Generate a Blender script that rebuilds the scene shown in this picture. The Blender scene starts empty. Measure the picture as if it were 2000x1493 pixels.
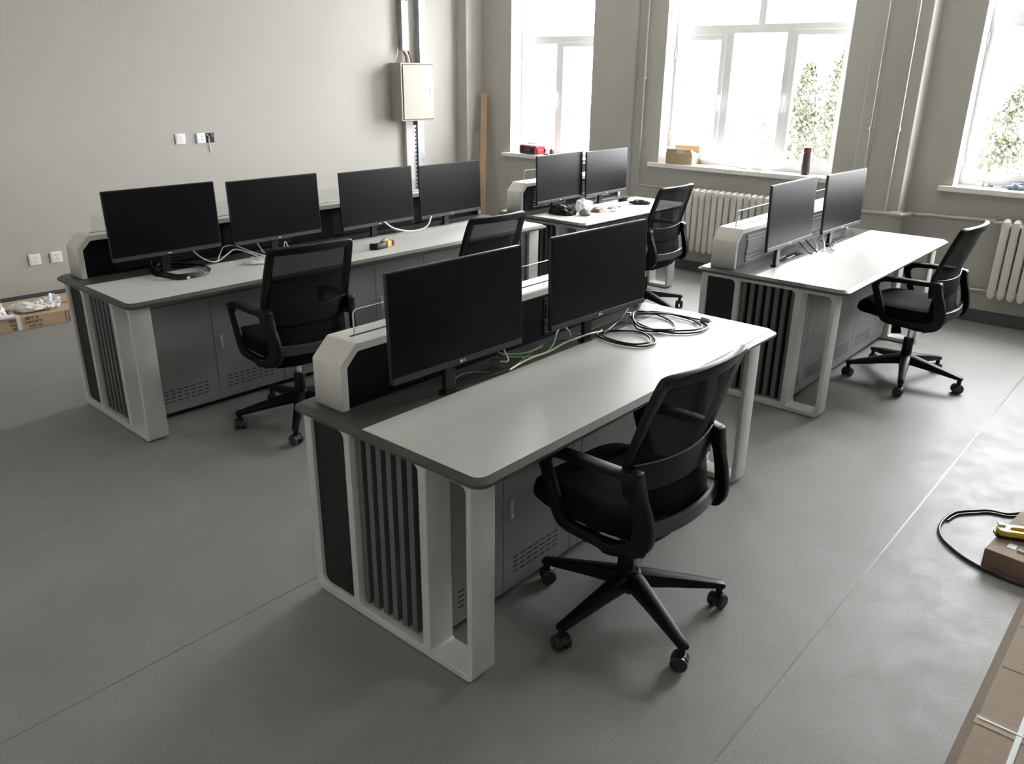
import bpy, bmesh, math, random
from math import sin, cos, pi, radians as R
from mathutils import Vector, Matrix, noise
random.seed(7)
S = bpy.context.scene
C = S.collection

# ---------------------------------------------------------------- camera, sky, exposure
cam = bpy.data.objects.new('camera', bpy.data.cameras.new('camera'))
C.objects.link(cam)
cam.data.sensor_width = 36.0
cam.data.lens = 36.0 * 1588.925 / 2000.0
cam.data.clip_start = 0.05
cam.data.clip_end = 500
_r = Vector((0.6550731, -0.75549097, 0.01061291))
_u = Vector((0.26476406, 0.24268271, 0.93327654))
_f = Vector((0.70765756, 0.60855444, -0.35900177))
cam.matrix_world = Matrix(((_r.x, _u.x, -_f.x, -1.4408), (_r.y, _u.y, -_f.y, -1.3513), (_r.z, _u.z, -_f.z, 1.8143), (0, 0, 0, 1)))
S.camera = cam

W = bpy.data.worlds.new('overcast_sky')
S.world = W
W.use_nodes = True
_bg = W.node_tree.nodes['Background']
_bg.inputs['Color'].default_value = (0.985, 0.985, 1.0, 1)
_nt = W.node_tree
_tc = _nt.nodes.new('ShaderNodeTexCoord')
_dt = _nt.nodes.new('ShaderNodeVectorMath'); _dt.operation = 'DOT_PRODUCT'
_dt.inputs[1].default_value = Vector((0.55, -0.75, 0.36)).normalized()
_nt.links.new(_tc.outputs['Generated'], _dt.inputs[0])
_mr = _nt.nodes.new('ShaderNodeMapRange')             # hazy sky, brighter on the side of the veiled sun
_mr.inputs[1].default_value = -0.4; _mr.inputs[2].default_value = 1.0
_mr.inputs[3].default_value = 5.6; _mr.inputs[4].default_value = 9.0
_nt.links.new(_dt.outputs['Value'], _mr.inputs[0])
_nt.links.new(_mr.outputs[0], _bg.inputs['Strength'])

S.view_settings.view_transform = 'Standard'
S.view_settings.look = 'None'
S.view_settings.gamma = 1
S.view_settings.use_curve_mapping = False
S.view_settings.exposure = 2.2
S.cycles.max_bounces = 12
S.cycles.diffuse_bounces = 8
S.cycles.transparent_max_bounces = 16
S.cycles.sample_clamp_indirect = 8
S.cycles.use_denoising = True

XW = 5.6            # inner face of the window wall
CEIL = 3.3
WIN = {1: (3.70, 4.77, 0.955), 2: (1.20, 2.88, 0.99), 3: (-1.42, 0.264, 1.012)}
WTOP = 2.95
for n, (a, b, z) in WIN.items():          # daylight enters through the windows: sampling portals only
    l = bpy.data.lights.new('window_portal', 'AREA')
    l.shape = 'RECTANGLE'
    l.size, l.size_y = (WTOP - z), (b - a)
    l.cycles.is_portal = True
    o = bpy.data.objects.new('window_portal', l)
    C.objects.link(o)
    o.location = (5.98, (a + b) / 2, (z + WTOP) / 2)
    o.rotation_euler = (0, R(90), 0)

# ---------------------------------------------------------------- materials
MATS = {}
def mat(name, col, rough=.5, metal=0., spec=.5, var=0., vscale=8., bump=0., bscale=60., alpha=None, coat=0., emit=None, stretch=None):
    m = bpy.data.materials.new(name)
    m.use_nodes = True
    nt = m.node_tree
    p = nt.nodes['Principled BSDF']
    p.inputs['Base Color'].default_value = (*col, 1)
    p.inputs['Roughness'].default_value = rough
    p.inputs['Metallic'].default_value = metal
    p.inputs['Specular IOR Level'].default_value = spec
    p.inputs['Coat Weight'].default_value = coat
    tc = None
    def coords(sc):
        tc = nt.nodes.new('ShaderNodeTexCoord')
        mp = nt.nodes.new('ShaderNodeMapping')
        mp.inputs['Scale'].default_value = sc if not isinstance(sc, (int, float)) else (sc, sc, sc)
        nt.links.new(tc.outputs['Object'], mp.inputs['Vector'])
        return mp
    if var:
        mp = coords(stretch or 1)
        n = nt.nodes.new('ShaderNodeTexNoise'); n.inputs['Scale'].default_value = vscale; n.inputs['Detail'].default_value = 5
        nt.links.new(mp.outputs[0], n.inputs['Vector'])
        r = nt.nodes.new('ShaderNodeMapRange')
        r.inputs[1].default_value = .3; r.inputs[2].default_value = .7
        r.inputs[3].default_value = 1 - var; r.inputs[4].default_value = 1 + var
        nt.links.new(n.outputs['Fac'], r.inputs[0])
        x = nt.nodes.new('ShaderNodeMix'); x.data_type = 'RGBA'; x.blend_type = 'MULTIPLY'; x.inputs[0].default_value = 1
        x.inputs[6].default_value = (*col, 1)
        nt.links.new(r.outputs[0], x.inputs[7])
        nt.links.new(x.outputs[2], p.inputs['Base Color'])
    if bump:
        mp = coords(1)
        n = nt.nodes.new('ShaderNodeTexNoise'); n.inputs['Scale'].default_value = bscale; n.inputs['Detail'].default_value = 3
        nt.links.new(mp.outputs[0], n.inputs['Vector'])
        b = nt.nodes.new('ShaderNodeBump'); b.inputs['Strength'].default_value = bump; b.inputs['Distance'].default_value = .01
        nt.links.new(n.outputs['Fac'], b.inputs['Height'])
        nt.links.new(b.outputs[0], p.inputs['Normal'])
    if alpha is not None:
        p.inputs['Alpha'].default_value = alpha
    if emit:
        p.inputs['Emission Color'].default_value = (*emit[0], 1); p.inputs['Emission Strength'].default_value = emit[1]
    MATS[name] = m
    return m

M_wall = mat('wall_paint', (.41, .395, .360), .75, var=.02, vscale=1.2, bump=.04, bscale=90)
M_bounce = mat('bounce_wall_white', (.80, .785, .75), .75, var=.01)  # for the unseen walls: whiter than the visible ones, to bounce daylight
M_ceil = mat('ceiling_paint', (.86, .85, .82), .8, var=.01)
M_reveal = mat('reveal_lit_white', (.84, .83, .81), .6, var=.01)  # whiter than the wall: daylight on the jambs put into the colour
M_base = mat('baseboard_paint', (.075, .075, .085), .5, var=.05)
M_sill = mat('sill_stone', (.74, .72, .69), .35, var=.04, vscale=14)
M_frame = mat('window_plastic', (.75, .75, .75), .35, var=.01)
M_white = mat('white_plastic', (.78, .78, .78), .4, var=.01)
M_silver = mat('silver_paint', (.53, .53, .505), .42, metal=.1, var=.03, vscale=3, bump=.02, bscale=400)
M_hump = mat('warm_grey_paint', (.68, .665, .625), .38, metal=.05, var=.02, vscale=3, bump=.02, bscale=400)
M_slat = mat('slat_grey', (.10, .10, .099), .5, var=.03)
M_black = mat('panel_black', (.008, .008, .009), .45, spec=.3, var=.05)
M_gloss = mat('gloss_black', (.003, .003, .004), .35, spec=.15, var=.05)
M_rail = mat('rail_black', (.009, .009, .011), .35, spec=.35, var=.05)
M_edge = mat('table_edge', (.062, .060, .055), .38, var=.05, vscale=5, bump=.02, bscale=200)
M_lam = mat('grey_laminate', (.56, .56, .537), .42, spec=.30, var=.025, vscale=2.2, bump=.012, bscale=30, stretch=(1, 2.5, 1))
M_cab = mat('cabinet_grey', (.215, .213, .211), .36, metal=.1, var=.03, vscale=2)
M_slot = mat('vent_dark', (.006, .006, .006), .8, var=.05)
M_chrome = mat('chrome', (.75, .75, .76), .18, metal=1, var=.02)
M_screen = mat('screen_black', (.003, .003, .0035), .30, spec=.18, var=.03)
M_bezel = mat('bezel_black', (.013, .013, .014), .42, spec=.4, var=.03)
M_chin = mat('chin_grey', (.028, .028, .031), .42, var=.03)
M_mark = mat('mark_white', (.75, .75, .75), .4, var=.02)
M_plast = mat('chair_plastic', (.005, .005, .0055), .42, spec=.22, var=.06, bump=.03, bscale=300)
M_band = mat('chair_band', (.008, .008, .009), .36, spec=.25, var=.04)
M_bar = mat('chair_bar', (.05, .05, .052), .3, var=.03)
M_fabric = mat('seat_fabric', (.004, .004, .005), .85, spec=.12, var=.12, vscale=220, bump=.25, bscale=500)
M_caster = mat('caster_plastic', (.016, .016, .017), .4, var=.05)
M_galv = mat('galvanized_steel', (.40, .41, .43), .42, metal=.7, var=.22, vscale=14)
M_duct = mat('duct_white', (.52, .505, .475), .5, var=.03)
M_ecab = mat('enamel_beige', (.32, .30, .255), .4, var=.02)
M_pipe = mat('pipe_paint', (.36, .36, .345), .32, metal=.35, var=.06)
M_rad = mat('radiator_paint', (.66, .63, .58), .35, var=.03)
M_card = mat('cardboard', (.43, .31, .20), .8, var=.07, vscale=4, bump=.08, bscale=40, stretch=(1, 1, 9))
M_card2 = mat('cardboard_flutes', (.31, .245, .185), .8, var=.08, vscale=6, bump=.12, bscale=30, stretch=(22, 1.2, 1))
M_card3 = mat('brown_box_card', (.20, .135, .085), .7, var=.08, vscale=5)
M_wood = mat('plank_wood', (.40, .265, .155), .6, var=.12, vscale=5, stretch=(10, 10, .7))
M_tape = mat('clear_tape', (.36, .28, .19), .15, var=.05)
M_strap = mat('white_strap', (.62, .62, .62), .35, var=.03)
M_cable = mat('cable_black', (.012, .012, .012), .35, var=.05)
M_cablew = mat('cable_white', (.72, .72, .70), .4, var=.02)
M_cableg = mat('cable_green', (.20, .42, .16), .4, var=.04)
M_cabley = mat('cable_lime', (.52, .58, .36), .4, var=.04)
M_foam = mat('foam_sheet', (.78, .76, .74), .5, var=.05, vscale=20, bump=.1, bscale=40)
M_red = mat('toolbox_red', (.55, .035, .05), .35, var=.04)
M_maroon = mat('toolbox_dark', (.055, .018, .022), .4, var=.1)
M_yellow = mat('tool_yellow', (.62, .40, .03), .35, var=.04)
M_gold = mat('tool_ochre', (.48, .31, .10), .4, var=.08)
M_pink = mat('tool_red', (.60, .04, .10), .3, var=.04)
M_bottle = mat('bottle_dark', (.055, .040, .038), .35, var=.05)
M_lid = mat('lid_maroon', (.13, .028, .022), .35, var=.05)
M_denim = mat('glove_blue', (.16, .19, .25), .8, var=.3, vscale=30, bump=.2)
M_bagk = mat('bag_black', (.012, .014, .013), .2, var=.2, vscale=20, bump=.15, bscale=30)
M_grey = mat('rag_grey', (.26, .25, .235), .8, var=.25, vscale=60)
M_tan = mat('paper_tan', (.34, .24, .175), .6, var=.1, vscale=10)
M_paper = mat('paper_white', (.80, .80, .79), .6, var=.01)
M_label = mat('label_grey', (.50, .51, .52), .5, var=.1, vscale=60)
M_ink = mat('ink', (.035, .025, .02), .7, var=.05)
M_hole = mat('socket_hole', (.02, .02, .02), .7, var=.05)
M_copper = mat('wire_brown', (.16, .055, .035), .5, var=.1)
M_seam = mat('floor_weld', (.20, .198, .19), .3, var=.05)
M_leaf = mat('leaf', (.060, .060, .037), .7, var=.3, vscale=.6)
M_bark = mat('bark', (.12, .10, .08), .8, var=.1)
M_bld = mat('render_white', (.55, .55, .55), .8, var=.03)
M_bwin = mat('building_window', (.09, .10, .095), .6, var=.05)
M_ground = mat('outside_paving', (.55, .55, .53), .8, var=.05)

def glass(name, tint, refl=1.0):
    m = bpy.data.materials.new(name); m.use_nodes = True
    nt = m.node_tree
    for n in list(nt.nodes):
        nt.nodes.remove(n)
    out = nt.nodes.new('ShaderNodeOutputMaterial')
    mix = nt.nodes.new('ShaderNodeMixShader')
    t = nt.nodes.new('ShaderNodeBsdfTransparent'); t.inputs[0].default_value = (*tint, 1)
    g = nt.nodes.new('ShaderNodeBsdfGlossy'); g.inputs['Roughness'].default_value = .03
    f = nt.nodes.new('ShaderNodeFresnel'); f.inputs['IOR'].default_value = 1.45
    ge = nt.nodes.new('ShaderNodeNewGeometry')              # reflect once, on the outer faces
    sb_ = nt.nodes.new('ShaderNodeMath'); sb_.operation = 'SUBTRACT'; sb_.inputs[0].default_value = 1
    ml = nt.nodes.new('ShaderNodeMath'); ml.operation = 'MULTIPLY'
    nt.links.new(ge.outputs['Backfacing'], sb_.inputs[1]); nt.links.new(sb_.outputs[0], ml.inputs[0]); nt.links.new(f.outputs[0], ml.inputs[1])
    nt.links.new(ml.outputs[0], mix.inputs[0]); nt.links.new(t.outputs[0], mix.inputs[1]); nt.links.new(g.outputs[0], mix.inputs[2])
    nt.links.new(mix.outputs[0], out.inputs[0])
    return m
M_pane = glass('window_glass', (.97, .98, .98))
M_scr = glass('desk_glass', (.955, .97, .97))

def seethru(name, col, rough, hole, spec=.5):
    """woven cloth or film: dark threads with open gaps"""
    m = bpy.data.materials.new(name); m.use_nodes = True
    nt = m.node_tree
    p = nt.nodes['Principled BSDF']
    p.inputs['Base Color'].default_value = (*col, 1); p.inputs['Roughness'].default_value = rough; p.inputs['Specular IOR Level'].default_value = spec
    t = nt.nodes.new('ShaderNodeBsdfTransparent')
    mix = nt.nodes.new('ShaderNodeMixShader')
    out = nt.nodes['Material Output']
    mix.inputs[0].default_value = hole
    nt.links.new(p.outputs[0], mix.inputs[1]); nt.links.new(t.outputs[0], mix.inputs[2])
    nt.links.new(mix.outputs[0], out.inputs[0])
    return m
M_mesh = seethru('back_mesh', (.004, .004, .0055), .8, .07, .12)
M_film = seethru('clear_film', (.88, .88, .89), .3, .25)

def floor_mat():
    m = bpy.data.materials.new('grey_vinyl'); m.use_nodes = True
    nt = m.node_tree; L = nt.links.new
    p = nt.nodes['Principled BSDF']
    tc = nt.nodes.new('ShaderNodeTexCoord')
    def nz(scale, det, rough=.55, src=None):
        n = nt.nodes.new('ShaderNodeTexNoise'); n.inputs['Scale'].default_value = scale
        n.inputs['Detail'].default_value = det; n.inputs['Roughness'].default_value = rough
        L((src or tc.outputs['Object']), n.inputs['Vector']); return n
    def mr(src, a, b, c, d):
        r = nt.nodes.new('ShaderNodeMapRange'); r.inputs[1].default_value = a; r.inputs[2].default_value = b
        r.inputs[3].default_value = c; r.inputs[4].default_value = d; L(src, r.inputs[0]); return r.outputs[0]
    def mul(a, b):
        x = nt.nodes.new('ShaderNodeMath'); x.operation = 'MULTIPLY'; L(a, x.inputs[0]); L(b, x.inputs[1]); return x.outputs[0]
    big = nz(1.1, 4); mid = nz(7, 6, .65); fine = nz(170, 3, .6)
    v = mul(mul(mr(big.outputs['Fac'], .3, .7, .93, 1.07), mr(mid.outputs['Fac'], .3, .7, .94, 1.06)), mr(fine.outputs['Fac'], .3, .7, .90, 1.10))
    # pale foot scuffs
    mp = nt.nodes.new('ShaderNodeMapping'); mp.inputs['Scale'].default_value = (1.3, 4.5, 1); mp.inputs['Rotation'].default_value = (0, 0, .5)
    L(tc.outputs['Object'], mp.inputs['Vector'])
    sc = nz(2.6, 6, .7, mp.outputs[0])
    s = mr(sc.outputs['Fac'], .61, .74, 0, .5)
    mixc = nt.nodes.new('ShaderNodeMix'); mixc.data_type = 'RGBA'
    mc = nt.nodes.new('ShaderNodeMix'); mc.data_type = 'RGBA'; mc.blend_type = 'MULTIPLY'; mc.inputs[0].default_value = 1
    mc.inputs[6].default_value = (.235, .231, .222, 1); L(v, mc.inputs[7])
    L(s, mixc.inputs[0]); L(mc.outputs[2], mixc.inputs[6]); mixc.inputs[7].default_value = (.34, .335, .32, 1)
    L(mixc.outputs[2], p.inputs['Base Color'])
    L(mr(mid.outputs['Fac'], .3, .7, .47, .62), p.inputs['Roughness'])
    p.inputs['Specular IOR Level'].default_value = .62
    wave = nz(2.2, 2); gr = nz(240, 2)
    b1 = nt.nodes.new('ShaderNodeBump'); b1.inputs['Strength'].default_value = .2; b1.inputs['Distance'].default_value = .02
    L(wave.outputs['Fac'], b1.inputs['Height'])
    b2 = nt.nodes.new('ShaderNodeBump'); b2.inputs['Strength'].default_value = .3; b2.inputs['Distance'].default_value = .004
    L(gr.outputs['Fac'], b2.inputs['Height']); L(b1.outputs[0], b2.inputs['Normal'])
    L(b2.outputs[0], p.inputs['Normal'])
    return m
M_floor = floor_mat()
M_gedge = mat('polished_glass_edge', (.72, .78, .78), .25, var=.02)

# ---------------------------------------------------------------- building helpers
def tag(o, label=None, cat=None, group=None, kind=None):
    if label: o['label'] = label
    if cat: o['category'] = cat
    if group: o['group'] = group
    if kind: o['kind'] = kind
    return o

def empty(name, loc=(0, 0, 0), rz=0., label=None, cat=None, group=None, kind=None):
    o = bpy.data.objects.new(name, None)
    o.empty_display_size = .1
    C.objects.link(o)
    o.location = loc
    o.rotation_euler = (0, 0, rz)
    return tag(o, label, cat, group, kind)

def build(name, bm, m, parent=None, smooth=None, bevel=0., seg=2, label=None):
    if smooth is not None:
        bm.normal_update()
        for f in bm.faces: f.smooth = True
        for e in bm.edges:
            if len(e.link_faces) == 2 and e.calc_face_angle(0) > R(smooth): e.smooth = False
    me = bpy.data.meshes.new(name)
    bm.to_mesh(me); bm.free()
    for x in (m if isinstance(m, (list, tuple)) else [m]): me.materials.append(x)
    o = bpy.data.objects.new(name, me)
    C.objects.link(o)
    if parent: o.parent = parent
    if bevel:
        b = o.modifiers.new('edge', 'BEVEL'); b.width = bevel; b.segments = seg; b.limit_method = 'ANGLE'; b.angle_limit = R(40)
    if label: o['label'] = label
    return o

def nb(): return bmesh.new()

def box(bm, x0, x1, y0, y1, z0, z1, mi=0, M=None):
    v = [bm.verts.new((x, y, z)) for x in (x0, x1) for y in (y0, y1) for z in (z0, z1)]
    if M is not None:
        for a in v: a.co = M @ a.co
    for q in ((0, 1, 3, 2), (4, 6, 7, 5), (0, 4, 5, 1), (2, 3, 7, 6), (0, 2, 6, 4), (1, 5, 7, 3)):
        f = bm.faces.new([v[i] for i in q]); f.material_index = mi
    return v

def bx(*a, **k):
    bm = nb(); box(bm, *a, **k); return bm

def loft(bm, rings, cap0=True, cap1=True, closed=True, mi=0):
    rs = [[bm.verts.new(p) for p in r] for r in rings]
    n = len(rs[0])
    for a, b in zip(rs, rs[1:]):
        for i in range(n if closed else n - 1):
            j = (i + 1) % n
            f = bm.faces.new((a[i], a[j], b[j], b[i])); f.material_index = mi
    if cap0: bm.faces.new(list(reversed(rs[0]))).material_index = mi
    if cap1: bm.faces.new(rs[-1]).material_index = mi
    bmesh.ops.recalc_face_normals(bm, faces=bm.faces)
    return rs

def circle(c, ax, r, n, ph=0.):
    ax = Vector(ax).normalized()
    a = ax.orthogonal().normalized(); b = ax.cross(a)
    return [Vector(c) + a * (r * cos(2 * pi * i / n + ph)) + b * (r * sin(2 * pi * i / n + ph)) for i in range(n)]

def cyl(bm, p0, p1, r0, r1=None, n=20, mi=0):
    p0, p1 = Vector(p0), Vector(p1)
    loft(bm, [circle(p0, p1 - p0, r0, n), circle(p1, p1 - p0, r0 if r1 is None else r1, n)], mi=mi)

def lathe(bm, prof, n=28, c=(0, 0), mi=0):
    loft(bm, [[(c[0] + r * cos(2 * pi * i / n), c[1] + r * sin(2 * pi * i / n), z) for i in range(n)] for r, z in prof], mi=mi)

def rrect(x0, x1, y0, y1, r, n=6):
    rr = r if isinstance(r, (list, tuple)) else (r,) * 4     # bl, br, tr, tl
    o = []
    for (cx, cy, sx, sy, a0), q in zip(((x0, y0, 1, 1, pi), (x1, y0, -1, 1, 1.5 * pi), (x1, y1, -1, -1, 0), (x0, y1, 1, -1, .5 * pi)), rr):
        if q <= 0: o += [(cx, cy)] * 1; continue
        for i in range(n + 1):
            a = a0 + .5 * pi * i / n
            o.append((cx + sx * q + q * cos(a), cy + sy * q + q * sin(a)))
    return o

def rpoly(pts, r, n=5):
    """polygon with rounded corners"""
    o = []; N = len(pts)
    for i, p in enumerate(pts):
        q = r[i] if isinstance(r, (list, tuple)) else r
        a = Vector(pts[i - 1]); b = Vector(p); c = Vector(pts[(i + 1) % N])
        d0 = (a - b); d1 = (c - b)
        l = min(q, d0.length * .45, d1.length * .45)
        if l <= 1e-5: o.append(tuple(b)); continue
        s = b + d0.normalized() * l; e = b + d1.normalized() * l
        for k in range(n + 1):
            t = k / n
            w = s * (1 - t) ** 2 + b * 2 * t * (1 - t) + e * t * t
            o.append((w.x, w.y))
    return o

def plate(outer, holes, t, axis, at=0., bev=0.):
    """flat plate with holes; 2-D (a, b) -> axis 'x': (y, z), 'y': (x, z), 'z': (x, y); runs from at to at + t"""
    cu = bpy.data.curves.new('tmp', 'CURVE')
    cu.dimensions = '2D'; cu.fill_mode = 'BOTH'; cu.extrude = t / 2 - bev; cu.bevel_depth = bev; cu.bevel_resolution = 1; cu.offset = -bev
    for poly in [outer] + list(holes):
        s = cu.splines.new('POLY'); s.points.add(len(poly) - 1); s.use_cyclic_u = True
        for q, p in zip(s.points, poly): q.co = (p[0], p[1], 0, 1)
    o = bpy.data.objects.new('tmp', cu)
    C.objects.link(o)
    dg = bpy.context.evaluated_depsgraph_get()
    me = bpy.data.meshes.new_from_object(o.evaluated_get(dg))
    bm = nb(); bm.from_mesh(me)
    bpy.data.objects.remove(o); bpy.data.curves.remove(cu); bpy.data.meshes.remove(me)
    bmesh.ops.remove_doubles(bm, verts=bm.verts, dist=1e-5)
    for v in bm.verts:
        a, b, c = v.co; c += at + t / 2
        v.co = (c, a, b) if axis == 'x' else (a, c, b) if axis == 'y' else (a, b, c)
    bmesh.ops.recalc_face_normals(bm, faces=bm.faces)
    for f in bm.faces: f.material_index = 0
    return bm

def smooth_path(pts, k=6, closed=False):
    P = [Vector(p) for p in pts]; n = len(P); o = []
    if n < 3: return P
    for i in range(n if closed else n - 1):
        if closed: a, b, c, d = P[i - 1], P[i], P[(i + 1) % n], P[(i + 2) % n]
        else: a, b, c, d = P[max(i - 1, 0)], P[i], P[i + 1], P[min(i + 2, n - 1)]
        for j in range(k):
            t = j / k
            o.append(.5 * ((2 * b) + (c - a) * t + (2 * a - 5 * b + 4 * c - d) * t * t + (3 * b - a - 3 * c + d) * t ** 3))
    if not closed: o.append(P[-1])
    return o

def tube(bm, pts, r, n=8, k=6, closed=False, mi=0, smoothp=True):
    P = smooth_path(pts, k, closed) if smoothp else [Vector(p) for p in pts]
    N = len(P)
    up = None; rings = []
    for i, p in enumerate(P):
        t = (P[(i + 1) % N] - P[i - 1]) if closed else (P[min(i + 1, N - 1)] - P[max(i - 1, 0)])
        t.normalize()
        if up is None: up = t.orthogonal().normalized()
        up = (up - t * up.dot(t)).normalized()
        b = t.cross(up)
        rr = r(i / (N - 1)) if callable(r) else r
        rings.append([p + up * (rr * cos(2 * pi * q / n)) + b * (rr * sin(2 * pi * q / n)) for q in range(n)])
    if closed: rings.append(rings[0])
    loft(bm, rings, not closed, not closed, mi=mi)
    if closed: bmesh.ops.remove_doubles(bm, verts=bm.verts, dist=1e-6)

def lump(bm, c, s, amp=.25, freq=2.2, seed=0., sub=3, flat=True, rz=0.):
    """crumpled blob that rests on z = c.z"""
    r = bmesh.ops.create_icosphere(bm, subdivisions=sub, radius=1)
    Mr = Matrix.Rotation(rz, 3, 'Z')
    for v in r['verts']:
        p = v.co.copy()
        d = 1 + amp * noise.noise(p * freq + Vector((seed, seed * 2, 3))) + amp * .6 * noise.noise(p * freq * 2.7 + Vector((7, seed, 1)))
        q = p * d
        z = max(q.z, -.55) if flat else q.z
        q = Mr @ Vector((q.x * s[0], q.y * s[1], 0))
        v.co = (c[0] + q.x, c[1] + q.y, c[2] + (z + .55) * s[2])

def copy_tree(o, parent=None):
    c = o.copy(); C.objects.link(c)
    if parent: c.parent = parent
    for ch in o.children: copy_tree(ch, c)
    return c

def text(name, body, size, M, m, parent, depth=.0006, fit=None):
    cu = bpy.data.curves.new(name, 'FONT'); cu.body = body; cu.size = size; cu.extrude = depth
    cu.align_x = 'CENTER'; cu.align_y = 'CENTER'
    o = bpy.data.objects.new(name, cu); C.objects.link(o)
    dg = bpy.context.evaluated_depsgraph_get()
    me = bpy.data.meshes.new_from_object(o.evaluated_get(dg))
    bpy.data.objects.remove(o)
    me.materials.clear(); me.materials.append(m)
    o = bpy.data.objects.new(name, me); C.objects.link(o)
    o.parent = parent
    o.matrix_local = M
    return o

# ---------------------------------------------------------------- the room
def struct(name, bm, m, parent=None, **k):
    o = build(name, bm, m, parent, **k)
    if not parent: o['kind'] = 'structure'
    return o

struct('floor', bx(-3.4, 6.0, -5.7, 6.6, -.2, 0), M_floor)
struct('ceiling', bx(-3.4, 6.0, -5.7, 6.6, CEIL, CEIL + .2), M_ceil)
struct('wall_left', bx(-3.4, -3.2, -5.7, 6.6, 0, CEIL), M_bounce)  # out of view, set close and white to bounce light back
struct('wall_front', bx(-3.2, 6.0, -5.7, -5.5, 0, CEIL), M_bounce)  # likewise unseen, moved in and whitened for more bounce
holes = [[(a, z - .04), (b, z - .04), (b, WTOP), (a, WTOP)] for a, b, z in WIN.values()]
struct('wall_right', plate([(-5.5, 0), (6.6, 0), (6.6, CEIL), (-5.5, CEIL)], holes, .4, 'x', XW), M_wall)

A4 = R(-4)
BU = Vector((cos(A4), sin(A4), 0)); BN = Vector((-sin(A4), cos(A4), 0)); BP = Vector((5.35, 5.33, 0))
# back wall local frame: s runs leftwards along the wall from the corner pier, d stands out into the room
BM = Matrix(((-BU.x, -BN.x, 0, BP.x), (-BU.y, -BN.y, 0, BP.y), (0, 0, 1, 0), (0, 0, 0, 1)))
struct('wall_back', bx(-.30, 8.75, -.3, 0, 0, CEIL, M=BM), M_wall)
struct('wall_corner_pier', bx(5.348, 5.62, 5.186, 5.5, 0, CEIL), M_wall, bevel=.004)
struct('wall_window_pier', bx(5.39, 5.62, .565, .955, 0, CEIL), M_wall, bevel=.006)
struct('baseboard_back', bx(0.005, 8.55, 0, .012, 0, .105, M=BM), M_base, bevel=.002)
bm = nb()
for a, b in ((.955, 5.186), (-5.5, .565)): box(bm, XW - .012, XW, a, b, 0, .098)
box(bm, 5.378, 5.39, .553, .967, 0, .098); box(bm, 5.39, 5.6, .553, .565, 0, .098)
struct('baseboard_right', bm, M_base, bevel=.002)
for i, y in enumerate((-.645, .917, 2.327, 3.757, -2.2), 1):
    struct('trim_%d' % i, bx(-3.2, 5.58, y - .003, y + .003, 0, .0009), M_seam)

def window(n, sashes, fixed, muls, uppers, zt0, zt1, handles=(), hinges=()):
    """frame in the outer half of the reveal; sashes open, fixed and upper panes do not"""
    y0, y1, zs = WIN[n]
    root = empty('window_%d' % n, (0, 0, 0), kind='structure')
    xf = 5.775
    holes = []
    for a, b, c, d in uppers + fixed: holes.append([(a, c), (b, c), (b, d), (a, d)])
    for a, b, c, d in sashes: holes.append([(a - .035, c - .035), (b + .035, c - .035), (b + .035, d + .035), (a - .035, d + .035)])
    build('window_frame', plate([(y0, zs), (y1, zs), (y1, WTOP), (y0, WTOP)], holes, .06, 'x', xf, .003), M_frame, root)
    for a, b, c, d in sashes:
        s = build('window_sash', plate([(a - .045, c - .045), (b + .045, c - .045), (b + .045, d + .045), (a - .045, d + .045)], [[(a, c), (b, c), (b, d), (a, d)]], .055, 'x', xf - .016, .004), M_frame, root)
        build('glass_pane', bx(xf + .022, xf + .026, a - .005, b + .005, c - .005, d + .005), M_pane, s)
    for a, b, c, d in uppers + fixed:
        build('glass_pane', bx(xf + .035, xf + .039, a - .005, b + .005, c - .005, d + .005), M_pane, root)
    for y, z in handles:
        bm = nb(); box(bm, xf - .03, xf - .015, y - .012, y + .012, z - .03, z + .045)
        tube(bm, [(xf - .025, y, z + .02), (xf - .045, y, z + .015), (xf - .05, y, z - .02), (xf - .046, y + .004, z - .11)], .009, 8)
        build('window_handle', bm, M_white, root, smooth=40)
    for y, z in hinges:
        bm = nb(); cyl(bm, (xf - .022, y, z), (xf - .022, y, z + .08), .009, n=12)
        build('hinge', bm, M_white, root, smooth=40)
    bm = nb()
    for a, b in ((y0, y0 + .003), (y1 - .003, y1)): box(bm, XW + .001, xf, a, b, zs, WTOP)
    box(bm, XW + .001, xf, y0 + .003, y1 - .003, WTOP - .003, WTOP)
    build('reveal_brightener', bm, M_reveal, root)  # added thin lining, makes jambs and head look brightly lit
    bm = nb()
    box(bm, XW - .045, XW, y0 - .09, y1 + .09, zs - .04, zs); box(bm, XW - .001, xf + .01, y0, y1, zs - .04, zs)
    build('window_sill', bm, M_sill, root, bevel=.004)
    return root

window(1, [(3.77, 4.19, 1.035, 2.035)], [(4.29, 4.71, 1.005, 2.065)], None, [(3.76, 4.71, 2.14, 2.9)], 2.07, 2.13, handles=[(4.245, 1.55)])
window(2, [(2.412, 2.808, 1.075, 2.078), (1.302, 1.70, 1.085, 2.11)], [(1.808, 2.297, 1.04, 2.133)], None,
       [(2.082, 2.832, 2.203, 2.9), (1.25, 2.018, 2.205, 2.9)], 2.14, 2.2, handles=[(2.37, 1.585), (1.757, 1.60)], hinges=[(2.862, 1.92), (2.862, 1.2)])
window(3, [(-.22, .178, 1.112, 2.14), (-1.33, -.93, 1.11, 2.14)], [(-.82, -.33, 1.08, 2.15)], None,
       [(-.54, .214, 2.246, 2.9), (-1.37, -.60, 2.246, 2.9)], 2.19, 2.24, handles=[(-.27, 1.6), (-.88, 1.6)], hinges=[(.255, 2.02), (.255, 1.15)])

# outside
struct('ground_outside', bx(6.0, 220, -150, 150, -4.5, -4.2), M_ground)

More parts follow.
